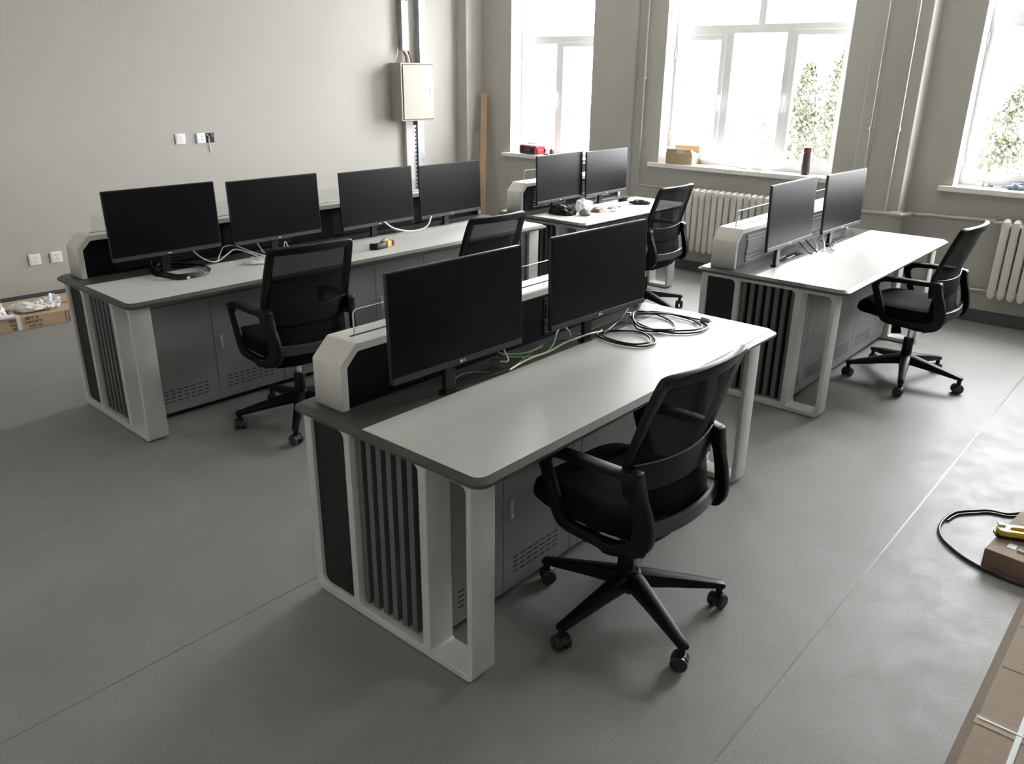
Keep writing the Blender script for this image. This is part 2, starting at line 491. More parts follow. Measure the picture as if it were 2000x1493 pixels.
def tree(loc, h, w, label, seed, n=900):
    rnd = random.Random(seed)
    t = empty('tree', loc, 0, label, 'tree')
    bm = nb(); tube(bm, [(0, 0, 0), (.08, .05, h * .4), (0, 0, h * .9)], lambda q: .14 * (1 - q) + .02, 8)
    build('trunk', bm, M_bark, t, smooth=40)
    bm = nb()
    for i in range(n):
        a = rnd.random()
        z = h * (.35 + .65 * a)
        rad = w * (1 - a ** 3.2) * (.7 + .75 * noise.noise(Vector((a * 7, seed, 1)))) + .12
        th = rnd.random() * 2 * pi; r = rad * rnd.random() ** .6
        c = Vector((r * cos(th), r * sin(th), z + rnd.uniform(-.2, .2)))
        s = rnd.uniform(.035, .10)
        A = Vector((rnd.gauss(0, 1), rnd.gauss(0, 1), rnd.gauss(0, 1))).normalized(); B = A.orthogonal().normalized() * s; D = A.cross(B)
        vs = [bm.verts.new(c + q) for q in (B, D * .6 + A * s * .2, -B, -D * .6)]
        bm.faces.new(vs)
    build('foliage', bm, M_leaf, t)
    return t
tree((22, 8.15, -4.2), 6.2, 0.80, 'tall pale tree outside the right pane of the middle window, left of the farther tree', 3, 3300)
tree((25.5, 8.55, -4.2), 6.5, 0.85, 'pale tree standing farther back, right of the other tree in the middle window', 13, 3300)
tree((23.5, 10.0, -4.2), 4.7, 0.75, 'small sparse tree outside, low behind the middle pane', 5, 420)
tree((22, 3.0, -4.2), 5.7, 1.1, 'pale green tree outside the rightmost window', 8, 3300)

b = empty('apartment_building', (64, 47, -4.2), 0, 'distant pale building glimpsed through the narrow window by the corner', 'building')
build('building_wall', bx(-3.5, 6, -14, 10, 0, 7.5), M_bld, b)
for y, z, w_, h_ in ((1.9, 2.0, .5, 1.0), (1.2, 2.0, .5, 1.0), (1.9, 3.1, .4, .5), (1.2, 3.1, .4, .5), (-2.0, 2.2, .4, .9), (-2.7, 2.2, .4, .9), (-3.3, 2.2, .4, .9), (-4.0, 2.2, .4, .9), (-2.0, 3.2, .4, .4), (-1.4, 3.2, .4, .4)):
    build('window', bx(-3.54, -3.48, y - w_ / 2, y + w_ / 2, z, z + h_), M_bwin, b)

# ---------------------------------------------------------------- pipes and radiators
def pipe(name, segs, label, clamps=(), collars=(), mt=None):
    bm = nb()
    for pts, r in segs: tube(bm, pts, r, 12, smoothp=False)
    o = empty(name, segs[0][0][0], 0, label, 'pipe')
    off = Vector(segs[0][0][0])
    for v in bm.verts: v.co -= off
    build('pipe_run', bm, mt or M_pipe, o, smooth=45)
    for c, ax in clamps:
        bm = nb(); c = Vector(c) - off
        a = Vector(ax)
        cyl(bm, c - a * .012, c + a * .012, .021, n=14)
        cyl(bm, c + Vector((.0, 0, 0)), c + Vector((.047, 0, 0)), .006, n=8)
        build('pipe_clamp', bm, M_galv, o, smooth=40)
    for c0, c1, r in collars:
        bm = nb(); cyl(bm, Vector(c0) - off, Vector(c1) - off, r, n=16)
        build('collar', bm, M_pipe, o, smooth=40)
    return o

def elbow(p, q, s, r=.05, n=6):
    p, q, s = Vector(p), Vector(q), Vector(s)
    a = q + (p - q).normalized() * r; b = q + (s - q).normalized() * r
    return [p] + [a * (1 - t) ** 2 + q * 2 * t * (1 - t) + b * t * t for t in [i / n for i in range(n + 1)]] + [s]

xp = XW - .05
pipe('heating_pipe', [([(xp, 3.165, CEIL), (xp, 3.165, 0)], .0135)], 'straight grey riser pipe left of the bent one, by the middle window', clamps=[((xp, 3.165, 1.753), (0, 0, 1))])
pipe('heating_pipe', [(elbow((xp, 3.062, CEIL), (xp, 3.062, .765), (xp, 2.60, .765)), .0135)], 'grey riser pipe bending into the radiator under the middle window',
     clamps=[((xp, 3.062, 1.753), (0, 0, 1))], collars=[((xp, 2.72, .765), (xp, 2.70, .765), .02)])
xq = 5.39 - .055
pipe('heating_pipe', [([(xq, .843, CEIL), (xq, .843, .804)], .0135)], 'left riser pipe on the pier between the two big windows', clamps=[((xq, .843, 1.415), (0, 0, 1))])
pipe('heating_pipe', [([(xq, .652, CEIL), (xq, .652, .812)], .0135)], 'right riser pipe on the pier, ending in the horizontal pipe', clamps=[((xq, .652, 1.42), (0, 0, 1))])
pipe('heating_pipe', [(elbow((xq, 1.02, .783), (xq, .535, .790), (5.545, .50, .778), .03) + [(5.545, .50, .778), (5.545, -.10, .79)], .0185)],
     'thick horizontal pipe wrapping round the pier to the right radiator', collars=[((xq, .60, .789), (xq + .02, .525, .789), .027), ((5.545, .42, .778), (5.545, .455, .778), .024)])
pipe('heating_pipe', [([(5.545, .56, .258), (5.545, -.14, .258)], .0155)], 'thin low pipe feeding the bottom of the right radiator', collars=[((5.545, -.06, .258), (5.545, -.13, .258), .02)])

def radiator(y_start, n, pitch, z0, z1, x, label, valve):
    t = empty('radiator', (x, y_start, 0), 0, label, 'radiator')
    for i in range(n):
        y = -pitch * (i + .5)
        w = pitch * .40
        bm = nb()
        rings = []
        prof = [(z0, .30, .7), (z0 + .012, .75, .92), (z0 + .03, 1, 1), (z1 - .045, 1, 1), (z1 - .018, .9, .95), (z1, .45, .6)]
        for z, fy, fx in prof:
            rings.append([(px, y + py, z) for px, py in rrect(-.045 * fx, .04 * fx, -w * fy, w * fy, .011 * fy, 4)])
        loft(bm, rings)
        cyl(bm, (0, y - pitch * .5, z0 + .05), (0, y + pitch * .5, z0 + .05), .017, n=10)
        cyl(bm, (0, y - pitch * .5, z1 - .05), (0, y + pitch * .5, z1 - .05), .017, n=10)
        build('radiator_section', bm, M_rad, t, smooth=35)
    bm = nb()
    cyl(bm, (0, .0, z1 - .035), (0, .05, z1 - .035), .016, n=12); cyl(bm, (0, .035, z1 - .05), (0, .035, z1 + .02), .013, n=12); cyl(bm, (-.03, .035, z1 - .0), (.02, .035, z1), .008, n=10)
    build('valve', bm, M_pipe, t, smooth=40)
    for y in (-pitch * 1.0, -pitch * (n - 1)):
        build('wall_bracket', bx(.03, .098, y - .008, y + .008, z1 - .09, z1 - .07), M_rad, t)
    return t
radiator(2.585, 21, .0628, .215, .80, 5.50, 'long cream radiator under the middle window', True)
radiator(-.145, 20, .066, .225, .822, 5.50, 'cream radiator under the rightmost window', True)

# ---------------------------------------------------------------- electrical things on the back wall
def onwall(name, s, z, label, cat, group=None):
    o = empty(name, (0, 0, 0), 0, label, cat, group)
    o.matrix_world = BM @ Matrix.Translation((s, 0, z))
    return o
# BM mirrors s (left-handed), so faces are built outward-consistent by recalculation
def wb(name, bm, m, parent, **k):
    bmesh.ops.recalc_face_normals(bm, faces=bm.faces)
    return build(name, bm, m, parent, **k)
BW = Matrix.Translation(BP) @ Matrix.Rotation(A4 + pi, 4, 'Z')     # +x leftwards along the wall, +y into the room
def onwall(name, s, z, label, cat, group=None):
    o = empty(name, (0, 0, 0), 0, label, cat, group)
    o.matrix_world = BW @ Matrix.Translation((s, 0, z))
    return o

cab = onwall('distribution_box', .70, 1.583, 'beige metal distribution box high on the back wall', 'electrical box')
build('box_body', bx(-.215, .215, .003, .18, -.28, .28), M_ecab, cab, bevel=.004)
d = build('box_door', plate(rrect(-.20, .19, -.262, .262, .004, 2), [], .008, 'y', .18, .002), M_ecab, cab)
build('gasket_gap', plate(rrect(-.206, .196, -.268, .268, .004, 2), [rrect(-.20, .19, -.262, .262, .004, 2)], .002, 'y', .18), M_slot, cab)
build('lock', bx(-.178, -.155, .186, .192, -.03, .05), M_chrome, d, bevel=.002)

def trunk(s0, s1, z0, z1, dpt, m, label, extra=None):
    o = onwall('cable_trunking', (s0 + s1) / 2, z0, label, 'cable duct', 'metal cable ducts at the distribution box')
    w = abs(s0 - s1) / 2
    build('duct', bx(-w, w, 0, dpt, 0, z1 - z0), m, o, bevel=.002)
    if extra: extra(o, w, z1 - z0, dpt)
    return o
def screws(o, w, h, dpt):
    bm = nb()
    for z in (.46, 1.1):
        for x in (-w * .6, w * .6): cyl(bm, (x, dpt, z), (x, dpt + .006, z), .006, n=8)
    build('screws', bm, M_slot, o)
trunk(.792, .712, 1.985, CEIL, .07, M_galv, 'left galvanized duct rising from above the distribution box', screws)
trunk(.571, .492, 1.866, CEIL, .07, M_galv, 'right galvanized duct rising from the distribution box top')
trunk(.766, .671, .02, 1.30, .05, M_duct, 'white cable duct dropping below the distribution box')
def holes_(o, w, h, dpt):
    bm = nb()
    for i in range(28):
        z = .08 + i * .041
        box(bm, -.012, .004, dpt, dpt + .0015, z, z + .02)
    build('slot_holes', bm, M_slot, o)
trunk(.658, .617, .02, 1.25, .035, M_galv, 'perforated steel angle between the two lower ducts', holes_)
trunk(.611, .525, .02, 1.30, .05, M_galv, 'galvanized duct dropping below the distribution box')
w_ = onwall('power_cable', .75, 1.868, 'brown feed wires entering the distribution box top', 'cable')
for dx, k, mt in ((-.05, .2, M_copper), (-.015, .05, M_white), (.015, -.1, M_copper)):
    bm = nb(); tube(bm, [(dx - .02, .07, 0), (dx - .015 + k * .03, .06, .06), (dx + .005, .045, .106)], .011, 8)
    build('wire', bm, mt, w_, smooth=50)
w_ = onwall('earth_wire', .85, 1.868, 'thin grey wire slanting into the distribution box corner', 'cable')
bm = nb(); tube(bm, [(.04, .05, 0), (.0, .045, .06), (-.025, .04, .14)], .004, 6); build('wire', bm, M_cablew, w_, smooth=50)

def socket(s, z, label, pins='five', grp='square wall sockets'):
    o = onwall('wall_socket', s, z, label, 'socket', grp)
    build('plate', plate(rrect(-.043, .043, -.043, .043, .004, 3), [], .009, 'y', 0, .003), M_white, o)
    f = build('insert', plate(rrect(-.031, .031, -.031, .031, .002, 2), [], .003, 'y', .0085, .001), M_white, o)
    bm = nb()
    for x, z_, w, h in ((-.008, .016, .0045, .006), (.008, .016, .0045, .006), (0, -.004, .003, .008), (-.008, -.018, .003, .007), (.008, -.018, .003, .007)):
        box(bm, x - w / 2, x + w / 2, .0115, .0122, z_ - h / 2, z_ + h / 2)
    build('pin_holes', bm, M_hole, f)
    return o
socket(4.468, .371, 'low white socket on the back wall, left one of the pair')
socket(4.312, .369, 'low white socket on the back wall, nearest the end of the long desk')
socket(3.174, 1.226, 'white socket high on the back wall, left of the open junction hole')
o = onwall('wall_socket', 2.95, 1.223, 'white double connector plate beside an open black box in the wall', 'socket')
build('plate', bx(0, .083, 0, .010, -.043, .043), M_white, o, bevel=.002)
bm = nb()
box(bm, .006, .076, .010, .014, .004, .038); box(bm, .006, .076, .010, .014, -.038, -.004)
f = build('insert', bm, M_white, o, bevel=.002)
bm = nb()
for z_ in (.012, -.012): box(bm, .03, .037, .014, .0146, z_ - .003, z_ + .003)
build('port_holes', bm, M_hole, f)
build('open_box', bx(-.082, -.002, 0, .003, -.041, .041), M_hole, o)
bm = nb(); tube(bm, [(-.03, .006, .0), (-.028, .012, -.04), (-.034, .006, -.08), (-.036, .004, -.12)], .004, 6)
build('loose_wire', bm, M_cablew, o, smooth=50)
bm = nb(); tube(bm, [(-.012, .006, .034), (-.03, .009, .015), (-.036, .006, .004)], .0025, 6); tube(bm, [(-.055, .006, .034), (-.07, .009, .01)], .0025, 6)
build('loose_wire', bm, M_cablew, o, smooth=50)

# plank in the corner
o = empty('wooden_plank', (5.37, 4.985, 0), 0, 'long light-brown wooden plank leaning in the room corner', 'plank')
top = Vector((.165, .115, 1.568)); ax = top.normalized()
sd = Vector((.72, -.69, 0)).normalized(); th = ax.cross(sd)
bm = nb()
loft(bm, [[p + sd * a + th * b for a, b in ((-.033, -.012), (.033, -.012), (.033, .012), (-.033, .012))] for p in (Vector((0, 0, .008)), top)])
build('board', bm, M_wood, o, bevel=.002)

# ---------------------------------------------------------------- console desks
H = .75
def desk(x, y, rot, L, D, seams, label, reach=0., trays=(), bays=()):
    root = empty('console_desk', (x, y, 0), R(rot), label, 'desk', 'grey console desks with raised rear housings')
    e, p, pb, t, sl, q, db = .0343, .067, .027, .105, .0216, .022, .5283
    # table top with a chamfered edge
    bm = nb()
    def ring(i, f, z, r): return [(a, b, z) for a, b in rrect(i, L - i, f, D - i, (r, r, r, r), 6)]
    loft(bm, [ring(.004, .004, H - .026, .045), ring(0, 0, H - .021, .048), ring(0, 0, H - .012, .048), ring(sl, q, H, .035)])
    top = build('table_top', bm, M_edge, root, smooth=25)
    bm = plate(rrect(sl + .001, L - sl - .001, q + .001, db, (.034, .034, 0, 0), 6), [], .0012, 'z', H)
    build('desk_surface', bm, M_lam, top)
    for a, b in trays:
        tr = build('cable_tray', plate(rrect(a, b, .552, .620, .004, 2), [rrect(a + .004, b - .004, .556, .616, .003, 2)], .0022, 'z', H), M_edge, root)
        build('tray_opening', bx(a + .004, b - .004, .556, .616, H, H + .0008), M_slot, tr)
    # end panels
    for side in (0, 1):
        x0 = e if side == 0 else L - e - t
        outer = rpoly([(p, .004), (D - pb, .004), (D - pb, H - .026), (p, H - .026)], [.032, .045, .004, .02])
        h1 = rrect(.646, .822, .044, .700, (.018, .03, .012, .028), 5)
        h2 = rrect(.290, .616, .038, .700, (.010, .024, .012, .024), 5)
        h3 = rrect(.089, .256, .030, .698, (.008, .012, .012, .024), 5)
        pn = build('end_panel', plate(outer, [h1, h2, h3], t, 'x', x0, .0035), M_silver, root)
        xo = x0 + (.014 if side == 0 else t - .014 - .006)
        build('solid_infill', bx(xo, xo + .006, .643, .825, .040, .703), M_black, pn)
        sg = 1 if side == 0 else -1
        xe = x0 if side == 0 else x0 + t
        bm = nb()
        for i in range(7):
            yc = .303 + i * .0489
            a, b_ = sorted((xe + sg * .022, xe + sg * .048))
            box(bm, a, b_, yc - .0122, yc + .0122, .046 if i else .042, .699)
        build('slat_grille', bm, M_slat, pn, bevel=.0012, seg=1)
        a, b_ = sorted((xe + sg * .060, xe + sg * .066))
        build('grille_backing', bx(a, b_, .288, .618, .036, .702), M_black, pn)
        for yy in (p + .09, D - pb - .09):
            bm = nb(); cyl(bm, (x0 + t / 2, yy, 0), (x0 + t / 2, yy, .006), .02, n=16)
            build('glide_foot', bm, M_black, pn, smooth=40)
    # cabinet under the top
    ca, cb = e + t, L - e - t
    body = build('cabinet_body', bx(ca, cb, .304, .80, .03, H - .027), M_cab, root, bevel=.002)
    build('plinth', bx(ca + .002, cb - .002, .325, .78, 0.002, .03), M_black, root)
    build('apron', bx(ca, cb, .281, .304, .638, H - .027), M_cab, root, bevel=.002)
    for i, (a, b, kind) in enumerate(seams):
        dr = build('cabinet_door', bx(a + .0015, b - .0015, .285, .304, .036, .634), M_cab, root, bevel=.0015)
        if 'v' in kind:
            bm = nb()
            va, vb = a + .055, b - .05
            n = max(2, int((vb - va) / .0385))
            for r_ in range(4):
                for c_ in range(n):
                    xx = va + c_ * .0385
                    box(bm, xx, xx + .028,   .2842, .287, .098 + r_ * .0205, .1025 + r_ * .0205)
            build('vent_slots', bm, M_slot, dr)
        if 'h' in kind:
            xx = a + .042
            bm = nb(); box(bm, xx - .011, xx + .011, .2815, .285, .325, .412)
            hd = build('door_latch', bm, M_galv, dr, bevel=.002)
            bm = nb(); box(bm, xx - .004, xx + .004, .2790, .2815, .352, .40); cyl(bm, (xx, .2785, .340), (xx, .2815, .340), .007, n=12)
            build('latch_lever', bm, M_chrome, hd, bevel=.001)
    # back skirt of the cabinet
    build('back_panel', bx(ca, cb, .80, .812, .03, H - .03), M_cab, root)
    # raised rear housing
    z1, z2, xi = .91, .974, .066
    L += reach
    outer = rpoly([(xi, H), (xi, z1), (.133, z2), (L - .133, z2), (L - xi, z1), (L - xi, H)], [0, .008, .008, .008, .008, 0])
    inner = rpoly([(.0955, H - .001), (.0955, .8985), (.1415, .9445), (L - .1415, .9445), (L - .0955, .8985), (L - .0955, H - .001)], [0, .006, .006, .006, .006, 0])
    pts = outer + inner[::-1]
    hs = build('rear_housing', plate(pts, [], .150, 'y', .677, .004), M_hump, root)
    build('housing_core', plate(rpoly([(.093, H + .001), (.093, .899), (.141, .947), (L - .141, .947), (L - .093, .899), (L - .093, H + .001)], 0), [], .124, 'y', .690), M_gloss, hs)
    for a, b in bays:                                   # slotted accessory rails between plain covers
        bm = nb()
        box(bm, a, b, .688, .6905, .765, .93)
        for zz in (.772, .788, .812, .822, .912):
            box(bm, a + .004, b - .004, .6835, .689, zz, zz + .0075)
        box(bm, a + .012, b - .012, .685, .689, .836, .900)
        build('accessory_rail', bm, M_rail, hs, bevel=.001, seg=1)
    # clear screen on the housing
    build('slot_line', bx(.17, L - .17, .744, .756, z2 - .0005, z2 + .0006), M_slot, hs)
    bm = plate(rrect(.187, L - .187, z2, 1.063, (.0, .0, .018, .018), 5), [], .008, 'y', .746)
    for f in bm.faces:
        if abs(f.normal.y) < .5: f.material_index = 1
    build('glass_screen', bm, [M_scr, M_gedge], root)
    return root

g = .0
desk(0, 0, 0, 1.9514, .8868, [(.1393, .425, 'v'), (.425, .822, 'vh'), (.822, .875, ''), (.875, 1.272, 'vh'), (1.272, 1.669, 'v'), (1.669, 1.8121, '')],
     'nearest grey console desk, with an office chair pulled up and cable loops on top', trays=[(.475, .74), (1.27, 1.57)], bays=[(.30, .82), (1.13, 1.66)])
desk(2.8123, .0131, .057, 1.9514, .8868, [(.1393, .29, 'v'), (.29, .713, 'vh'), (.713, 1.135, 'v'), (1.135, 1.558, 'vh'), (1.558, 1.8121, 'v')],
     'grey console desk on the right, under the windows, with tangled wires between its monitors', trays=[(.47, .79), (1.25, 1.565)], bays=[(.22, .78), (1.0, 1.6)])
desk(3.4585, 2.1819, -.98, 1.500, .8868, [(.1393, .34, 'v'), (.34, .75, 'vh'), (.75, 1.16, 'v'), (1.16, 1.3607, 'v')],
     'farthest grey console desk, below the corner window, strewn with bags and papers', trays=[(.47, .70), (1.05, 1.30)], bays=[(.22, .66), (.84, 1.28)])
desk(.1766, 2.4461, -1.51, 3.10, .8868, [(.1393, .556, 'v'), (.556, .978, 'vh'), (.978, 1.40, 'v'), (1.40, 1.70, 'v'), (1.70, 2.12, 'vh'), (2.12, 2.54, 'v'), (2.54, 2.961, 'vh')],
     'long grey console desk by the back wall with four monitors', reach=.045, trays=[(.51, .77), (1.19, 1.46), (1.95, 2.21), (2.62, 2.88)], bays=[(.26, .74), (.90, 1.36), (1.68, 2.08), (2.36, 2.80)])

DESK = {'1': (0, 0, 0), '3': (2.8123, .0131, .057), '2': (3.4585, 2.1819, -.98), 'a': (.1766, 2.4461, -1.51)}
def wl(k, u, v, z=0):
    x, y, r = DESK[k]; c, s = cos(R(r)), sin(R(r))
    return Vector((x + u * c - v * s, y + u * s + v * c, z))

# ---------------------------------------------------------------- monitors
def make_monitor(mark):
    root = empty('computer_monitor')
    w, h = .612, .362
    T = Matrix.Rotation(-.028, 4, 'X')
    Dv = .068
    def put(bm):
        for v in bm.verts:
            v.co = T @ v.co; v.co += Vector((0, -Dv, 0))
        return bm
    # rear shell: thin rim, thicker belly
    bm = nb()
    def rg(i, y, zoff=0): return [(a, y, b) for a, b in rrect(-w / 2 + i, w / 2 - i, -h / 2 + i, h / 2 - i, .006, 3)]
    loft(bm, [rg(0, 0), rg(0, .014), rg(.012, .020)])
    loft(bm, [[(a, .019, b) for a, b in rrect(-.20, .20, -.15, .12, .02, 4)], [(a, .042, b) for a, b in rrect(-.16, .16, -.12, .09, .03, 4)]])
    head = build('monitor_housing', put(bm), M_bezel, root, smooth=30)
    bm = bx(-w / 2 + .005, w / 2 - .005, -.0012, .001, -h / 2 + .024, h / 2 - .005)
    build('screen', put(bm), M_screen, head)
    bm = bx(-w / 2 + .002, w / 2 - .002, -.003, .001, -h / 2 + .001, -h / 2 + .021)
    chin = build('chin_bezel', put(bm), M_chin, head, bevel=.001, seg=1)
    if mark:
        bm = plate([(.0055 * cos(a * pi / 9) - .0075, .0055 * sin(a * pi / 9) - h / 2 + .0115) for a in range(18)], [], .0008, 'y', -.0042)
        build('round_emblem', put(bm), M_mark, head)
        Mx = Matrix.Translation((0, -Dv, 0)) @ T @ Matrix.Translation((.0062, -.0035, -h / 2 + .0115)) @ Matrix.Rotation(pi / 2, 4, 'X')
        text('brand_letters', 'LG', .0115, Mx, M_mark, head)
    else:
        bm = bx(-.009, .009, -.0042, -.003, -h / 2 + .009, -h / 2 + .0135)
        build('brand_mark', put(bm), M_mark, head)
    bm = nb(); box(bm, -.03, .03, -Dv + .030, -.012, -.06, -.02)
    build('support_arm', bm, M_bezel, head, bevel=.003)
    build('stand_post', bx(-.024, .024, -.014, .006, .012, .29), M_rail, root, bevel=.003)
    build('clamp_base', bx(-.030, .030, -.020, .018, .0018, .012), M_rail, root, bevel=.003)
    return root
MON = {'1a': (.431, .488, 1.056, -.029), '1b': (1.226, .475, 1.053, -.052),
       'a0': (.463, .479, 1.036, .009), 'a1': (1.147, .479, 1.027, .029), 'a2': (1.905, .471, 1.017, .036), 'a3': (2.573, .477, 1.010, .032),
       '2a': (.312, .479, 1.022, .059), '2b': (.934, .475, 1.016, .04), '3a': (.322, .476, 1.066, -.002), '3b': (1.131, .472, 1.053, -.033)}
MLAB = {'1a': 'left monitor on the nearest desk, largest black screen in view', '1b': 'right monitor on the nearest desk, behind the black cable loops',
        'a0': 'monitor at the left end of the long desk, above the coiled black cable', 'a1': 'second monitor from the left on the long desk, behind a chair back',
        'a2': 'third monitor from the left on the long desk, behind the yellow tool', 'a3': 'monitor at the right end of the long desk, before the leaning plank',
        '2a': 'left monitor on the farthest desk, below the red toolbox sill', '2b': 'right monitor on the farthest desk, beside the grey riser pipes',
        '3a': 'left monitor on the right-hand desk, greyed by reflected daylight', '3b': 'right monitor on the right-hand desk, in front of the window pier'}
proto = {True: None, False: None}
for k, (u, v, z, yaw) in MON.items():
    mk = k[0] in '13'
    if proto[mk] is None:
        o = proto[mk] = make_monitor(mk)
    else:
        o = copy_tree(proto[mk])
    a = yaw + R(DESK[k[0]][2])
    c = wl(k[0], u, v)
    o.location = (c.x - sin(a) * .068, c.y + cos(a) * .068, H + .0001)
    o.rotation_euler = (0, 0, a)
    for ch in o.children:
        if ch.name.startswith('monitor_housing'): ch.location = (0, 0, z - H)
    tag(o, MLAB[k], 'monitor', 'black flat monitors on the console desks')

# ---------------------------------------------------------------- office chairs
def interp(tab, z):
    for (a, va), (b, vb) in zip(tab, tab[1:]):
        if a <= z <= b:
            t = (z - a) / (b - a); return va + (vb - va) * (t * t * (3 - 2 * t) * .5 + t * .5)
    return tab[0][1] if z < tab[0][0] else tab[-1][1]
BACKY = [(.36, -.125), (.41, -.155), (.47, -.175), (.55, -.165), (.62, -.148), (.70, -.152), (.80, -.180), (.90, -.212), (1.03, -.252)]
BACKW = [(.36, .17), (.45, .205), (.55, .210), (.64, .222), (.72, .236), (.85, .236), (1.03, .226)]

def make_chair():
    root = empty('office_chair')
    # seat cushion
    bm = nb(); rings = []
    for z, f in ((.436, .86), (.440, .95), (.455, 1.0), (.480, 1.0), (.502, .97), (.514, .88), (.519, .70), (.520, .40)):
        ring = []
        for i in range(40):
            a = 2 * pi * i / 40
            ca, sa = cos(a), sin(a)
            x = .248 * f * math.copysign(abs(ca) ** .5, ca)
            y = .048 + .252 * f * math.copysign(abs(sa) ** .5, sa)
            dz = -.022 * max(0, (y - .19) / .1) ** 2 * (1 if z > .47 else .3) + .010 * abs(x / .25) ** 2 * (1 if z > .5 else 0)
            ring.append((x, y, z + dz))
        rings.append(ring)
    loft(bm, rings)
    build('seat', bm, M_fabric, root, smooth=50)
    bm = nb()
    loft(bm, [[(a, b, .405) for a, b in rrect(-.15, .15, -.14, .18, .05)], [(a, b, .437) for a, b in rrect(-.22, .22, -.18, .235, .07)]])
    build('seat_shell', bm, M_plast, root, smooth=40)
    # arm loops: one flat ring each side, curling inward behind
    outer = [(-.192, .700), (.02, .697), (.130, .689), (.172, .678), (.190, .655), (.184, .625), (.118, .455), (.098, .425), (.060, .412), (-.03, .410), (-.15, .402), (-.198, .408), (-.224, .426), (-.240, .460), (-.240, .505), (-.228, .560), (-.208, .615), (-.195, .660)]
    inner = [(-.146, .672), (.02, .670), (.105, .664), (.138, .652), (.146, .632), (.082, .474), (.062, .454), (.03, .448), (-.12, .442), (-.160, .450), (-.183, .474), (-.187, .516), (-.177, .565), (-.160, .620)]
    for s in (-1, 1):
        bm = plate(rpoly(outer, .02, 3), [rpoly(inner, .02, 3)], .044, 'x', -.022, .004)
        bmesh.ops.subdivide_edges(bm, edges=[e_ for e_ in bm.edges if e_.calc_length() > .06], cuts=2)
        for v in bm.verts:
            x, y, z = v.co
            cx = .262
            if y < -.11: cx -= .34 * (-.11 - y)
            if y < -.14 and z < .62: x *= .75
            thin = 1.0
            if z < .66 and y > -.1: thin = .62           # slimmer post and lower rail
            v.co = (s * (cx + x * thin), y, z)
        bmesh.ops.recalc_face_normals(bm, faces=bm.faces)
        build('armrest', bm, M_plast, root, smooth=35)
    # back frame
    def bpnt(a, z, dy=0): return Vector((a, interp(BACKY, z) - .042 * (1 - (a / .235) ** 2) + .012 + dy, z))
    path = [(-.232, .60), (-.240, .70), (-.238, .80), (-.235, .90), (-.228, .983), (-.214, 1.002), (-.16, 1.007), (-.08, 1.009), (0, 1.010), (.08, 1.009), (.16, 1.007), (.214, 1.002), (.228, .983), (.235, .90), (.238, .80), (.240, .70), (.232, .60)]
    P = smooth_path([bpnt(a, z) for a, z in path], 5)
    rings = []
    N = len(P)
    cen = Vector((0, 0, .78))
    for i, p_ in enumerate(P):
        t = (P[min(i + 1, N - 1)] - P[max(i - 1, 0)]).normalized()
        inn = Vector((-p_.x, 0, .80 - p_.z)); inn.x *= 1.6; inn = (inn - t * inn.dot(t)).normalized()
        nr = t.cross(inn).normalized()
        side = abs(p_.x) / .23
        wi = .036 if p_.z < .97 else .034
        rings.append([p_ + inn * a * wi + nr * b for a, b in ((-.12, -.011), (.0, -.012), (.95, -.007), (1.0, 0), (.95, .007), (.0, .012), (-.12, .011), (-.2, 0))])
    bm = nb(); loft(bm, rings)
    build('back_frame', bm, M_plast, root, smooth=50)
    # mesh back
    bm = nb(); g_ = []
    zs = [.375 + i * (.996 - .375) / 28 for i in range(29)]
    for z in zs:
        w_ = interp(BACKW, z) - .004
        g_.append([bm.verts.new(bpnt(w_ * (j / 8 - 1), z)) for j in range(17)])
    for r0, r1 in zip(g_, g_[1:]):
        for a, b_, c_, d_ in zip(r0, r0[1:], r1[1:], r1): bm.faces.new((a, b_, c_, d_))
    build('back_mesh', bm, M_mesh, root, smooth=60)
    # upholstered lower back
    def band(z0, z1, hw, dy, th, mt, nm, zc=0.):
        bm = nb(); rings = []
        for j in range(21):
            a = hw * (j / 10 - 1)
            q = []
            for z, o_ in ((z0, 0), (z1, 0), (z1, th), (z0, th)):
                zz = z + zc * (1 - (a / hw) ** 2)
                b0 = bpnt(a, zz)
                q.append((b0.x, b0.y - dy - o_, zz))
            rings.append(q)
        loft(bm, rings)
        return build(nm, bm, mt, root, smooth=35, bevel=.002)
    band(.612, .706, .222, .004, .010, M_band, 'lumbar_band', -.012)
    band(.375, .609, .19, -.012, .008, M_fabric, 'lower_back_pad')
    band(.462, .512, .212, .024, .016, M_bar, 'rear_crossbar', -.006)
    # mechanism, lift
    bm = nb(); box(bm, -.075, .075, -.12, .10, .352, .407)
    build('tilt_mechanism', bm, M_plast, root, bevel=.012)
    bm = nb(); cyl(bm, (-.07, .03, .375), (-.20, .035, .385), .006, n=8); cyl(bm, (-.145, .045, .392), (-.165, .03, .335), .024, .030, n=16)
    build('tilt_knob', bm, M_plast, root, smooth=40)
    bm = nb(); lathe(bm, [(.0295, .165), (.0305, .17), (.0295, .272), (.026, .278), (.0, .278)])
    lf = build('gas_lift', bm, M_plast, root, smooth=40)
    bm = nb(); lathe(bm, [(.014, .27), (.014, .36)]); build('lift_piston', bm, M_chrome, lf, smooth=40)
    # five-star base, casters are its sub-parts
    bm = nb(); lathe(bm, [(.0, .085), (.026, .085), (.030, .10), (.042, .105), (.046, .13), (.042, .165), (.030, .176), (0, .176)], 30)
